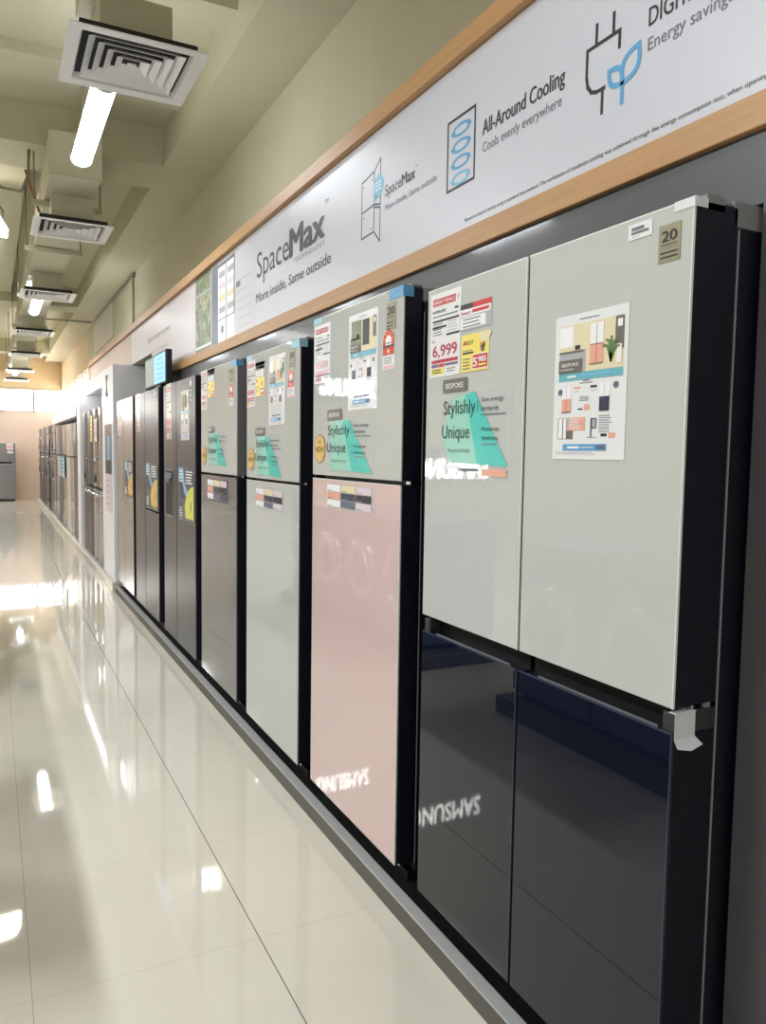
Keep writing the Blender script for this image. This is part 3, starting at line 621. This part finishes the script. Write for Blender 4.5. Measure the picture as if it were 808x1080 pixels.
# --- top-freezer two-door models
def two_door(y0, y1, zt, zu, zl, mu, ml, eu, el, label, side_u=None, tape_r=0.0, tape_mat=BLUE_T, lab=None):
    t = thing('refrigerator', label, 'refrigerator', (D, y0, PZ), 'refrigerators along the right wall')
    cabinet(t, y0, y1, min(zt-0.012, 1.858))
    du = door(t, y0, y1, zu, zt, mu, eu, side_u or BLACK, th=0.066); dn = door(t, y0, y1, 0.13, zl, ml, el, BLACK, th=0.066)
    MB().box(D+0.068, D+0.11, y0+0.006, y1-0.006, zl-0.01, zu+0.01, BLACKM).build('centre_bar', t)
    h = MB(); h.box(D+0.035, D+0.075, y0+0.001, y0+0.03, zl+0.001, zu-0.001, CHROME, bev=0.001); h.box(D+0.085, D+0.108, y0, y0+0.02, zl, zu+0.006, GREYPL, bev=0.001); h.build('middle_hinge', t)
    h = MB(); h.box(D+0.028, D+0.066, y0+0.002, y0+0.06, zt, zt+0.010, GREYPL, bev=0.003); h.box(D+0.07, D+0.155, y0+0.002, y0+0.10, min(zt-0.012, 1.858)+0.001, zt+0.002, GREYPL, bev=0.003); h.build('hinge_cover', t)
    h = MB(); h.box(D+0.02, D+0.06, y0+0.003, y0+0.03, 0.121, 0.129, CHROME, bev=0.002); h.build('lower_hinge', t)
    wrap_tape(du, y0-0.001, y0+0.09, zt-0.031, zt, tape_mat, side=0.034); wrap_tape(du, y1-0.085, y1, zt-0.022, zt, CYAN_T)
    return t, du, dn
t, du, dn = two_door(2.042, 2.750, 1.898, 1.322, 1.309, G_WHITE, G_PINK, G_EDGE, G_EDGE, 'two-door refrigerator with pale grey-white upper door and pink lower door')
year_sticker(du, 2.149, 1.780, 0.063, 0.081); energy_label(du, 2.171, 1.659, 0.083, 0.125)
price_card(2.738, 1.659, 0.151, 0.212, 'faded price card with pink print on the pink refrigerator', None, faded=True)
flyer(2.426, 1.548, 0.222, 0.314, 'long white flyer in plastic sleeve between price card and energy label, pink fridge', lower=(SLATE, INK), big=False, photo_dark=True)
style_sticker(2.610, 1.335, 0.386, 0.189, 'teal Stylishly Unique sticker on the upper door above the pink door', (0.126, 0.038, 0.185)); gold_sticker(2.679, 1.419, 0.054, 'round gold NEW sticker on the upper door of the pink refrigerator')
swatch_sticker(2.610, 1.205, 0.40, 0.09, 'colour swatch sticker at the top of the pink door')
t, du, dn = two_door(2.9015, 3.605, 1.851, 1.284, 1.272, G_WHITE, G_WHITE, G_EDGE, G_EDGE, 'two-door refrigerator with white glass on both doors, left of the pink one', tape_mat=CYAN_T)
year_sticker(du, 3.021, 1.742, 0.070, 0.076); energy_label(du, 3.032, 1.626, 0.077, 0.114)
price_card(3.657-0.06, 1.612, 0.125, 0.214, 'glossy price card at the left edge of the all-white refrigerator', None, tilt=0.01); promo_card(3.466, 1.656, 0.133, 0.152, 'grey and yellow card right of the price card on the all-white fridge')
flyer(3.273, 1.520, 0.208, 0.296, 'white flyer with a kitchen photograph on the all-white refrigerator', lower=(SLATE, SLATE), big=False)
style_sticker(3.465, 1.293, 0.372, 0.189, 'teal Stylishly Unique sticker on the all-white refrigerator', (0.131, 0.036, 0.185)); gold_sticker(3.533, 1.371, 0.052, 'round gold NEW sticker on the all-white refrigerator')
swatch_sticker(3.464, 1.149, 0.397, 0.093, 'colour swatch sticker at the top of the white lower door')
t, du, dn = two_door(3.781, 4.506, 1.859, 1.2845, 1.272, G_WHITE, G_GREY, G_EDGE, None, 'two-door refrigerator with white upper door and charcoal grey lower door', side_u=ALU, tape_mat=BLUE_T)
year_sticker(du, 3.915, 1.752, 0.088, 0.078); energy_label(du, 3.910, 1.635, 0.083, 0.114)
price_card(4.500, 1.641, 0.128, 0.219, 'glossy price card on the white door above the charcoal grey door', None); promo_card(4.350, 1.702, 0.150, 0.153, 'grey and yellow card on the white door above the charcoal grey door')
style_sticker(4.343, 1.322, 0.398, 0.188, 'teal Stylishly Unique sticker above the charcoal grey lower door', (0.129, 0.034, 0.185)); gold_sticker(4.434, 1.384, 0.054, 'round gold NEW sticker on the white door above the charcoal grey door')
swatch_sticker(4.364, 1.130, 0.434, 0.122, 'smoky colour swatch sticker on the charcoal grey door', dark=True)

# --- side-by-side models
def side_by_side(y0, ym, y1, zt, mat, label, split=None, dispenser=None):
    t = thing('refrigerator', label, 'refrigerator', (D, y0, PZ), 'refrigerators along the right wall')
    cabinet(t, y0, y1, zt-0.012)
    g = 0.006
    if split:
        dr = door(t, y0, ym-g, split+0.006, zt, mat, None, BLACK, pname='steel_panel'); door(t, y0, ym-g, 0.13, split-0.006, mat, None, BLACK, pname='steel_panel')
    else: dr = door(t, y0, ym-g, 0.13, zt, mat, None, BLACK, pname='steel_panel')
    dl = door(t, ym+g, y1, 0.13, zt, mat, None, BLACK, pname='steel_panel')
    MB().box(D+0.03, D+0.09, ym-g, ym+g, 0.13, zt-0.005, BLACKM).build('centre_strip', t)
    for a in (y0+0.01, y1-0.09): MB().box(D+0.05, D+0.16, a, a+0.08, zt-0.012, zt+0.008, GREYPL, bev=0.003).build('hinge_cover', t)
    s = Sheet(on_door(y0+0.16, zt-0.09)); s.disc(0.05, 0.05, 0.03, 0.025, INKL); s.disc(0.05, 0.05, 0.018, 0.015, WHITEI, 2); s.bars(0.02, 0.01, 0.09, 3, 0.008, 0.03, INKL); s.mb.build('badge', dr)
    if dispenser:
        a, c, e, f = dispenser
        m = MB(); m.box(D-0.001, D+0.002, a, c, e, f, BLACKM); m.box(D-0.004, D, a-0.006, a, e, f, GREYPL); m.box(D-0.004, D, c, c+0.006, e, f, GREYPL); m.box(D-0.004, D, a-0.006, c+0.006, f, f+0.008, GREYPL); m.box(D-0.006, D, a-0.006, c+0.006, e-0.01, e, GREYPL)
        ds = m.build('water_dispenser', dl)
        m = MB(); m.box(D-0.012, D-0.001, a+0.02, c-0.02, f-0.05, f-0.015, SLATE, bev=0.003); m.tube([(D-0.006, (a+c)/2, f-0.05), (D-0.006, (a+c)/2, f-0.085)], [0.02, 0.012], GREYPL); m.build('nozzle', ds)
    return t, dl, dr
side_by_side(4.652, 5.186, 5.6015, 1.857, STEEL_D, 'dark side-by-side refrigerator with a water dispenser in its left door', dispenser=(5.29, 5.525, 0.965, 1.268))
flyer(5.042, 1.472, 0.232, 0.31, 'white flyer with a dark photograph on the right door of the dispenser refrigerator', lower=(SLATE, INK), big=False, photo_dark=True)
price_card(5.50, 1.482, 0.16, 0.379, 'tall yellowed price strip on the left door above the water dispenser', None)
pepper_sticker(5.117, 0.956, 0.436, 0.35, 'cling sticker with yellow-green vegetable on the dispenser refrigerator', YELG)
side_by_side(5.802, 6.36, 6.824, 1.8655, STEEL_D, 'dark refrigerator with a split right door under the small screen', split=0.944)
pepper_sticker(6.325, 0.955, 0.495, 0.36, 'cling sticker with orange-yellow vegetable on the split-door refrigerator', PEACH)
price_card(6.72, 1.555, 0.15, 0.315, 'pale price strip on the left door of the split-door refrigerator', None, faded=True)
side_by_side(6.9514, 7.4764, 7.9044, 1.8694, STEEL, 'stainless side-by-side refrigerator touching the tall white stand')
pepper_sticker(7.41, 0.987, 0.45, 0.33, 'cling sticker with amber vegetable on the stainless fridge beside white stand', PEACH)
price_card(7.80, 1.537, 0.23, 0.324, 'wide pale price card on the stainless fridge beside the white stand', None, faded=True)

# small screen standing on the split-door refrigerator
t = thing('display_screen', 'small dark-framed screen showing blue panel on top of split-door refrigerator', 'screen', (1.16, 6.1, 1.8655))
MB().box(1.13, 1.175, 5.72, 6.56, 1.895, 2.135, BLACKM, bev=0.006).build('bezel', t)
p = MB(); p.box(1.1285, 1.13, 5.75, 6.16, 1.91, 2.12, SCRB); p.box(1.1285, 1.13, 6.16, 6.53, 1.91, 2.12, SCRD)
for i in range(5): p.box(1.1278, 1.1286, 5.82, 6.06, 1.935+i*0.036, 1.947+i*0.036, SKY)
p.build('screen', t)
MB().box(1.135, 1.30, 5.95, 6.17, 1.875, 1.905, BLACKM, bev=0.003).build('stand', t)

# ------------------------------------------------------------------ tall white stand with two refrigerators
t = thing('display_stand', 'tall white display stand with lit header framing two stainless refrigerators', 'display stand', (1.4, 9.8, 0.095))
MB().box(1.07, 1.76, 8.0, 8.06, 0.097, 2.24, WHITEW, bev=0.003).build('side_panel', t)
MB().box(1.07, 1.13, 8.06, 8.84, 0.097, 2.24, WHITEW, bev=0.003).build('pillar', t)
MB().box(1.07, 1.76, 11.2, 11.58, 0.097, 2.24, WHITEW, bev=0.003).build('pillar', t)
hd = MB().box(1.07, 1.76, 8.84, 11.2, 2.14, 2.24, WHITEW, bev=0.003).build('header', t)
MB().box(1.085, 1.12, 8.9, 11.15, 2.12, 2.139, LEDL).build('light_strip', hd)
MB().box(1.70, 1.76, 8.06, 11.2, 0.097, 2.14, M('pale_blue_backing', (196, 208, 222), 0.35, noise=0.02)).build('back_panel', t)
p = Sheet(lambda u, v, k: (1.07-0.001-k*0.0005, -u, v))
p.rect(-8.62, 0.77, -8.11, 1.665, LILAC, 1); p.rect(-8.62, 1.16, -8.11, 1.665, SLATE, 2); p.rect(-8.55, 1.16, -8.2, 1.3, INK, 3); p.rect(-8.45, 1.3, -8.25, 1.55, SKY, 3); p.rect(-8.62, 1.55, -8.11, 1.665, TAUPE, 3)
p.bars(-8.55, 1.1, -8.2, 5, 0.012, 0.06, INKL, 2); p.text('SAMSUNG', -8.58, 1.80, 0.04, INKL, u1=-8.15)
p.mb.build('poster', t)
k = MB(); k.tube([(1.062, 8.30, 1.95), (1.05, 8.30, 1.95), (1.05, 8.30, 2.15), (1.062, 8.30, 2.15)], 0.012, GREYPL); k.build('hook_rail', t)
def french_door(y0, y1, zt, label, left_dark=False):
    ym = (y0+y1)/2
    t = thing('refrigerator', label, 'refrigerator', (1.09, y0, 0.097), 'far stainless refrigerators')
    MB().box(1.17, 1.69, y0+0.004, y1-0.004, 0.11, zt-0.012, ALU, bev=0.004).build('cabinet', t)
    MB().box(1.2, 1.6, y0+0.05, y1-0.05, 0.097, 0.11, BLACKM).build('kick_plate', t)
    for a, c in ((y0, ym-0.004), (ym+0.004, y1)):
        # gently bowed doors
        for z0, z1, nm in ((0.975, zt, 'door'), (0.13, 0.955, 'drawer_door')):
            n = 10; poly = [(1.165, c), (1.165, a)] + [(1.10-0.025*math.sin(PI*k/n), a+(c-a)*k/n) for k in range(n+1)]
            dd = MB().prism(poly, 2, z0, z1, STEEL_M if not left_dark else STEEL_D).build(nm, t)
            yh = c-0.05 if a == y0 else a+0.05
            if nm == 'door': MB().tube([(1.10, yh, 1.02), (1.058, yh, 1.03), (1.058, yh, 1.30), (1.10, yh, 1.31)], 0.010, CHROME).build('handle', dd)
            else: MB().tube([(1.10, a+0.05, 0.90), (1.05, a+0.08, 0.90), (1.05, c-0.08, 0.90), (1.10, c-0.05, 0.90)], 0.013, CHROME).build('handle', dd)
    return t
french_door(8.90, 9.93, 1.87, 'bowed stainless french-door refrigerator in the stand, nearer of two')
french_door(9.97, 11.02, 1.88, 'dark stainless french-door refrigerator in the stand, farther of two', left_dark=True)
s = Sheet(on_door(10.0, 1.50, 1.072)); s.slab(0.20, 0.31, YELLOW); s.bars(0.02, 0.28, 0.17, 5, 0.012, 0.05, INK)
tag(s.mb.build('price_card', origin=(1.07, 9.9, 1.5)), 'tall yellow card at the join of the two stand refrigerators', 'price card')
s = Sheet(on_door(9.62, 1.50, 1.072)); s.slab(0.30, 0.26, PAPER); s.bars(0.02, 0.23, 0.27, 4, 0.015, 0.05, RED)
tag(s.mb.build('price_card', origin=(1.07, 9.5, 1.5)), 'white and red card on the nearer refrigerator in the white stand', 'price card')

# ------------------------------------------------------------------ far stainless top-freezer refrigerators
def far_fridge(y0, y1, zt, zs, mat, label, handles=False, x=1.085):
    t = thing('refrigerator', label, 'refrigerator', (x, y0, 0.097), 'far stainless refrigerators')
    MB().box(x+0.075, 1.74, y0+0.004, y1-0.004, 0.11, zt-0.012, ALU, bev=0.004).build('cabinet', t)
    MB().box(x+0.1, 1.7, y0+0.05, y1-0.05, 0.097, 0.11, BLACKM).build('kick_plate', t)
    for z0, z1 in ((zs+0.008, zt), (0.125, zs-0.018)):
        n = 8; poly = [(x+0.07, y1), (x+0.07, y0)] + [(x+0.018-0.018*math.sin(PI*k/n), y0+(y1-y0)*k/n) for k in range(n+1)]
        dd = MB().prism(poly, 2, z0, z1, mat).build('door', t)
        if handles:
            za, zb2 = (zs+0.06, zs+0.42) if z0 > zs else (zs-0.50, zs-0.07)
            MB().tube([(x+0.01, y0+0.05, za), (x-0.035, y0+0.05, za+0.03), (x-0.035, y0+0.05, zb2-0.03), (x+0.01, y0+0.05, zb2)], 0.012, CHROME).build('handle', dd)
    MB().box(x+0.004, x+0.072, y0+0.005, y1-0.005, zs-0.017, zs+0.007, BLACKM).build('centre_bar', t)
    return t
PALE = M('pale_silver_enamel', (214, 208, 198), 0.25, metal=0.3, noise=0.02)
spec = [(11.72, 12.42, 1.80, 1.30, STEEL_D, 'first far two-door refrigerator past the white stand, dark steel'),
        (12.45, 13.08, 1.80, 1.30, STEEL_M, 'second far two-door refrigerator past the white stand, mirror steel'),
        (13.11, 13.82, 1.81, 1.30, PALE, 'third far two-door refrigerator past the white stand, pale silver'),
        (13.85, 14.60, 1.82, 1.31, STEEL_M, 'fourth far two-door refrigerator past the stand, mirror steel with blue sheet'),
        (14.63, 15.36, 1.83, 1.31, STEEL_D, 'fifth far two-door refrigerator past the stand, dark with blue sheet'),
        (15.40, 16.12, 1.84, 1.31, STEEL_M, 'sixth far two-door refrigerator past the white stand, under the canopy end')]
for a in spec: far_fridge(*a)
for i, (y, c, lb) in enumerate(((14.5, SKY, 'nearer blue leaflet sheet hanging on far steel refrigerators'), (15.25, CYAN_T, 'farther blue leaflet sheet hanging on far steel refrigerators'))):
    s = Sheet(on_door(y, 0.93, 1.083)); s.slab(0.6, 0.36, c); s.bars(0.05, 0.33, 0.5, 5, 0.03, 0.065, WHITEI); s.rect(0.3, 0.0, 0.55, 0.08, WHITEI, 2)
    tag(s.mb.build('leaflet', origin=(1.08, y, 0.93)), lb, 'flyer', 'blue leaflets on the far refrigerators')
s = Sheet(on_door(12.25, 1.55, 1.083)); s.slab(0.3, 0.22, PAPER); s.bars(0.03, 0.2, 0.26, 4, 0.012, 0.045, INKG)
tag(s.mb.build('price_card', origin=(1.08, 12.1, 1.55)), 'white card on the first far refrigerator past the white stand', 'price card')
t = thing('display_stand', 'white canopy with end panel over the far steel refrigerators', 'display stand', (1.4, 14, 0.095))
MB().box(1.05, 1.76, 11.62, 16.25, 1.87, 2.0, WHITEW, bev=0.004).build('canopy', t); MB().box(1.2, 1.76, 16.17, 16.25, 0.097, 1.87, WHITEW, bev=0.004).build('end_panel', t)
MB().box(1.2, 1.76, 11.62, 11.69, 0.097, 1.87, WHITEW, bev=0.004).build('end_panel', t)
for a in ((16.45, 17.15, 1.90, 1.32, STEEL_M, 'mirror steel refrigerator with bar handles just past the canopy'), (17.2, 17.9, 1.90, 1.32, STEEL_D, 'dark steel refrigerator with bar handles, second past the canopy'),
          (18.3, 19.2, 1.91, 1.32, STEEL_M, 'steel refrigerator with bar handles, third past the canopy'), (19.25, 20.15, 1.91, 1.32, STEEL_D, 'dark steel refrigerator with bar handles, fourth past the canopy'),
          (20.25, 21.1, 1.91, 1.32, STEEL_M, 'steel refrigerator with bar handles, second from the far end'), (21.2, 22.1, 1.91, 1.32, STEEL_D, 'dark steel refrigerator with bar handles at the far end of the row')):
    far_fridge(*a, handles=True, x=1.10)
# refrigerator against the back wall
t = thing('refrigerator', 'silver grey two-door refrigerator standing alone against the back wall', 'refrigerator', (0.28, 23.2, 0))
MB().box(-0.02, 0.58, 23.275, 23.76, 0.03, 1.54, SILVER, bev=0.006).build('cabinet', t)
for z0, z1 in ((1.05, 1.55), (0.06, 1.0)): MB().box(-0.02, 0.58, 23.2, 23.27, z0, z1, SILVER, bev=0.01).build('door', t)
MB().box(-0.02, 0.48, 23.21, 23.27, 1.0, 1.05, BLACKM).build('handle', t)
MB().box(0.0, 0.56, 23.3, 23.7, 0.0, 0.03, BLACKM).build('base', t)
s = Sheet(lambda u, v, k: (u, 23.1985-k*0.0005, v)); s.rect(0.36, 1.38, 0.52, 1.54, PAPER); s.rect(0.38, 1.40, 0.50, 1.5, ROSE, 2); s.rect(0.38, 1.28, 0.52, 1.34, PAPER); s.rect(-0.01, 1.4, 0.2, 1.52, PAPER)
s.mb.build('sticker', t)

# ------------------------------------------------------------------ ceiling services
DZ = 3.212
def make_diffuser(y0):
    t = thing('ceiling_diffuser', 'nearest square white air diffuser, largest of the ceiling row', 'air diffuser', (0.63, y0+0.3, DZ), 'square air diffusers along the duct')
    cx, cy_ = 0.63, y0+0.3
    def ring(m, r0, z0, r1, z1, th, mat):
        vs_ = []
        for r, z in ((r0, z0), (r1, z1), (r1, z1+th), (r0, z0+th)):
            vs_ += [(cx-r, cy_-r, z), (cx+r, cy_-r, z), (cx+r, cy_+r, z), (cx-r, cy_+r, z)]
        fs = []
        for a in range(4):
            b_ = (a+1) % 4
            for i in range(4): j = (i+1) % 4; fs.append((a*4+i, a*4+j, b_*4+j, b_*4+i))
        m.add(vs_, fs, mat)
    m = MB(); ring(m, 0.30, DZ, 0.245, DZ+0.004, 0.006, WHITEM); ring(m, 0.245, DZ+0.004, 0.234, DZ+0.030, 0.004, WHITEM); m.build('frame', t)
    m = MB()
    for r in (0.212, 0.166, 0.120, 0.074): ring(m, r, DZ+0.003, r-0.034, DZ+0.030, 0.003, WHITEM)
    m.box(cx-0.02, cx+0.02, cy_-0.02, cy_+0.02, DZ+0.008, DZ+0.014, WHITEM)
    m.build('louvre', t)
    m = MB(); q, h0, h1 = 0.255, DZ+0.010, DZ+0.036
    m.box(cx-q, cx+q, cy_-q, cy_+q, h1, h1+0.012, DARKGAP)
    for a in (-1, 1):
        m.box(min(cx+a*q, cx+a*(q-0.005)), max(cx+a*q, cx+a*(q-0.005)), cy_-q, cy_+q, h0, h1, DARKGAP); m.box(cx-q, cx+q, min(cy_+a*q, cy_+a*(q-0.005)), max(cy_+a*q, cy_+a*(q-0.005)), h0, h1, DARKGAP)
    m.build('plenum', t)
    m = MB(); m.box(cx-0.16, cx+0.16, cy_-0.16, cy_+0.16, DZ+0.048, 3.452, DUCTM); m.build('neck', t)
    return t
dif = make_diffuser(3.665)
names = ['second', 'third', 'fourth', 'fifth', 'sixth', 'seventh']
for nm, y in zip(names, (6.77, 9.85, 13.2, 16.4, 19.8, 22.6)):
    c = copy_tree(dif); c.location = (0.63, y+0.3, DZ); c['label'] = '%s square white air diffuser from the camera along the ceiling duct' % nm
t = thing('air_duct', 'olive painted rectangular air duct running along the ceiling above the diffusers', 'air duct', (0.62, 10, 3.45))
m = MB()
m.box(0.43, 0.79, 6.4, 23.7, 3.452, 3.76, DUCTM)
for y in [6.41+k*1.25 for k in range(14)]: m.box(0.422, 0.798, y, y+0.03, 3.444, 3.768, DUCTM)
m.build('duct_body', t)
MB().box(0.40, 0.56, -4.1, 4.12, 3.455, 3.70, DUCTM).build('branch_duct', t)
for y in (7.12, 8.75, 11.4, 14.3, 17.4, 20.6):
    h = MB(); h.box(0.34, 0.88, y-0.02, y+0.02, 3.40, 3.444, DUCTM)
    for x in (0.355, 0.865): h.tube([(x, y, 3.40), (x, y, 4.14)], 0.007, PIPEM, n=6)
    h.build('hanger', t)
def make_batten(y0, y1, label):
    t = thing('ceiling_light', label, 'ceiling light', (0.555, (y0+y1)/2, 3.24), 'fluorescent battens along the ceiling duct')
    x = 0.56
    MB().box(x-0.035, x+0.035, y0, y1, 3.285, 3.34, WHITEM, bev=0.004).build('housing', t)
    n = 10; poly = [(x+0.062*math.cos(PI+PI*k/n), 3.288+0.05*math.sin(PI+PI*k/n)) for k in range(n+1)]
    MB().prism(poly, 1, y0+0.03, y1-0.03, LENS).build('lens', t)
    for a in (y0, y1-0.03):
        poly2 = [(x+0.068*math.cos(PI+PI*k/n), 3.29+0.056*math.sin(PI+PI*k/n)) for k in range(n+1)]
        MB().prism(poly2, 1, a, a+0.03, M('frosted_end_cap', (206, 210, 214), 0.35, noise=0.01)).build('end_cap', t)
    h = MB()
    for y in (y0+0.15, y1-0.15): h.tube([(x, y, 3.34), (x, y, 3.83)], 0.006, PIPEM, n=6)
    h.build('suspension', t)
    return t
make_batten(4.32, 5.55, 'lit fluorescent batten behind the nearest air diffuser, large and bright')
make_batten(10.6, 11.85, 'lit fluorescent batten just beyond the third air diffuser')
make_batten(20.5, 21.7, 'lit fluorescent batten near the back wall beyond the sixth diffuser')
# hanging flood lamp at the left edge
t = thing('flood_light', 'glowing white flood lamp hanging at the left edge of the frame', 'lamp', (0.08, 8.6, 3.6))
MB().prism([(-0.10, 3.70), (0.12, 3.66), (0.20, 3.52), (0.19, 3.50), (-0.10, 3.50), (-0.10, 3.52)], 1, 8.55, 8.75, WHITEM).build('housing', t)
m = MB(); m.box(-0.09, 0.18, 8.56, 8.74, 3.494, 3.499, FLOODL); m.add([(-0.10, 8.548, 3.52), (0.19, 8.548, 3.52), (0.12, 8.548, 3.64), (-0.1, 8.548, 3.66)], [(0,1,2,3)], FLOODL); m.build('lens', t)
MB().tube([(0.0, 8.65, 3.69), (0.03, 8.65, 3.78), (0.10, 8.65, 3.80), (0.15, 8.65, 3.72), (0.14, 8.65, 3.64)], 0.008, PIPEM, n=8).build('bracket', t)
MB().tube([(0.05, 8.65, 3.79), (0.05, 8.65, 3.835)], 0.01, PIPEM, n=8).build('stem', t)
# conduit and loose cable
m = MB(); m.tube([(1.77, 11.15, 2.605), (1.77, 11.15, 3.76)], 0.014, PIPEM, n=8); m.box(1.75, 1.795, 11.1, 11.2, 3.76, 3.81, PIPEM, bev=0.004)
tag(m.build('conduit', origin=(1.77, 11.15, 2.6)), 'thin grey conduit pipe rising up the olive wall above the banner rail', 'pipe')
m = MB(); m.tube([(1.765, 11.22, 3.805), (1.765, 15.7, 3.805)], 0.014, PIPEM, n=8)
tag(m.build('conduit', origin=(1.77, 13, 3.8)), 'thin grey conduit running along the top corner of the olive wall', 'pipe')
m = MB(); m.tube([(1.74, 15.75, 3.805), (0.9, 15.75, 3.80), (0.5, 15.75, 3.81)], 0.014, PIPEM, n=8)
tag(m.build('conduit', origin=(1.2, 15.75, 3.8)), 'thin grey conduit crossing under the far ceiling towards the duct', 'pipe')
m = MB(); m.tube([(-0.3, 7.4, 3.70), (-0.02, 7.3, 3.62), (0.12, 7.2, 3.52), (0.26, 7.15, 3.50), (0.31, 7.1, 3.62), (0.32, 7.1, 3.83)], 0.012, PIPEM, n=8)
tag(m.build('cable', origin=(0, 7.2, 3.5)), 'grey cable looping below the ceiling beam at upper left', 'cable')
m = MB(); m.tube([(0.31, 7.6, 3.82), (0.41, 7.5, 3.45)], 0.01, M('orange_rust_rod', (176, 112, 70), 0.6, noise=0.1), n=8)
tag(m.build('rod', origin=(0.36, 7.5, 3.45)), 'slanting orange-brown rod left of the second air diffuser', 'rod')
m = MB(); m.box(1.785, 1.80, 13.28, 15.82, 3.23, 3.80, M('off_white_board', (226, 222, 212), 0.6, noise=0.02))
tag(m.build('wall_board', origin=(1.79, 14.5, 3.23)), 'pale rectangular board on the wall above the far banner end', 'board')

# ------------------------------------------------------------------ the other side of the aisle (seen mirrored in the glass doors)
t = thing('display_plinth', 'dark plinth of the opposite aisle, mirrored in the navy doors', 'plinth', (-0.6, 4, 0), 'opposite plinths')
MB().box(-0.98, -0.28, 2.15, 3.45, 0, 0.09, PLINTH, bev=0.004).build('base', t)
t2 = copy_tree(t); t2.location = (-0.6, 8.17, 0); t2['label'] = 'second dark plinth of the opposite aisle, mirrored in the white door'
for ch in t2.children: ch.scale = (1, 2.1, 1)
def washer():
    t = thing('washing_machine', 'blue-grey front-loading washing machine mirrored in the navy doors', 'washing machine', (0, 0, 0), 'opposite washing machines')
    bd = MB().box(-0.60, -0.02, -0.30, 0.30, 0.03, 0.87, WASHB, bev=0.012).build('cabinet', t)
    MB().box(-0.025, -0.005, -0.29, 0.29, 0.73, 0.86, M('washer_control_panel', (60, 68, 92), 0.3, noise=0.02), bev=0.004).build('control_panel', t)
    n = 32; m = MB()
    def circ(r, x): return [(x, r*math.cos(2*PI*k/n), 0.43+r*math.sin(2*PI*k/n)) for k in range(n)]
    vs_ = circ(0.235, -0.02)+circ(0.225, 0.025)+circ(0.165, 0.03)+circ(0.16, 0.0)
    m.add(vs_, [(a*n+k, a*n+(k+1) % n, (a+1)*n+(k+1) % n, (a+1)*n+k) for a in range(3) for k in range(n)], CHROME, True)
    dd = m.build('door', t)
    m = MB(); m.add(circ(0.163, 0.005)+circ(0.11, -0.005)+[(-0.01, 0, 0.43)], [(k, (k+1) % n, n+(k+1) % n, n+k) for k in range(n)]+[(n+k, n+(k+1) % n, 2*n) for k in range(n)], BLACKM, True); m.build('door_glass', dd)
    m = MB(); m.tube([(-0.005, 0.12, 0.795), (0.025, 0.12, 0.795)], [0.035, 0.03], CHROME, n=20); m.build('dial', t)
    for y in (-0.24, 0.24): MB().tube([(-0.08, y, 0), (-0.08, y, 0.04)], 0.02, BLACKM).build('foot', t)
    return t
w0 = washer(); w0.location = (-0.34, 2.48, 0.09)
for y, lb in ((3.11, 'second blue-grey washing machine, left of the first in the mirrored row'), (4.72, 'third blue-grey washing machine in the mirrored row, after the gap'), (5.35, 'fourth blue-grey washing machine in the mirrored row'), (5.98, 'fifth blue-grey washing machine in the mirrored row'), (6.60, 'last blue-grey washing machine in the mirrored row')):
    c = copy_tree(w0); c.location = (-0.34, y, 0.09); c['label'] = lb
def lit_sign(x0, x1, y, z, cap, label, supports, up):
    t = thing('lit_sign', label, 'sign', ((x0+x1)/2, y, z), 'lit brand signs of the opposite aisle')
    MB().box(x0-0.05, x1+0.05, y+0.02, y+0.06, z-cap*0.85, z+cap*0.85, DARKGAP, bev=0.004).build('backboard', t)
    s = Sheet(lambda u, v, k: (u, y+0.018-k*0.004, v)); s.text('SAMSUNG', x0, z-cap/2, cap, SIGNL, u1=x1, bold=0.012, layer=2); s.mb.build('letters', t)
    p = MB()
    for x in supports: p.box(x-0.012, x+0.012, y+0.03, y+0.055, *((z+cap*0.85, 4.138) if up else (0.962, z-cap*0.85)), GREYPL)
    p.build('post', t)
lit_sign(-1.16, -0.55, 4.85, 1.31, 0.15, 'low lit sign mirrored in the nearest off-white door', (-0.85, -0.68), False)
lit_sign(-1.40, -0.80, 7.32, 2.085, 0.18, 'higher lit sign mirrored in the pale upper door of the pink refrigerator', (-1.25, -0.95), True)
lit_sign(-1.34, -0.88, 9.7, 2.91, 0.17, 'highest lit sign mirrored in the charcoal fascia above the all-white refrigerator', (-1.25, -0.97), True)
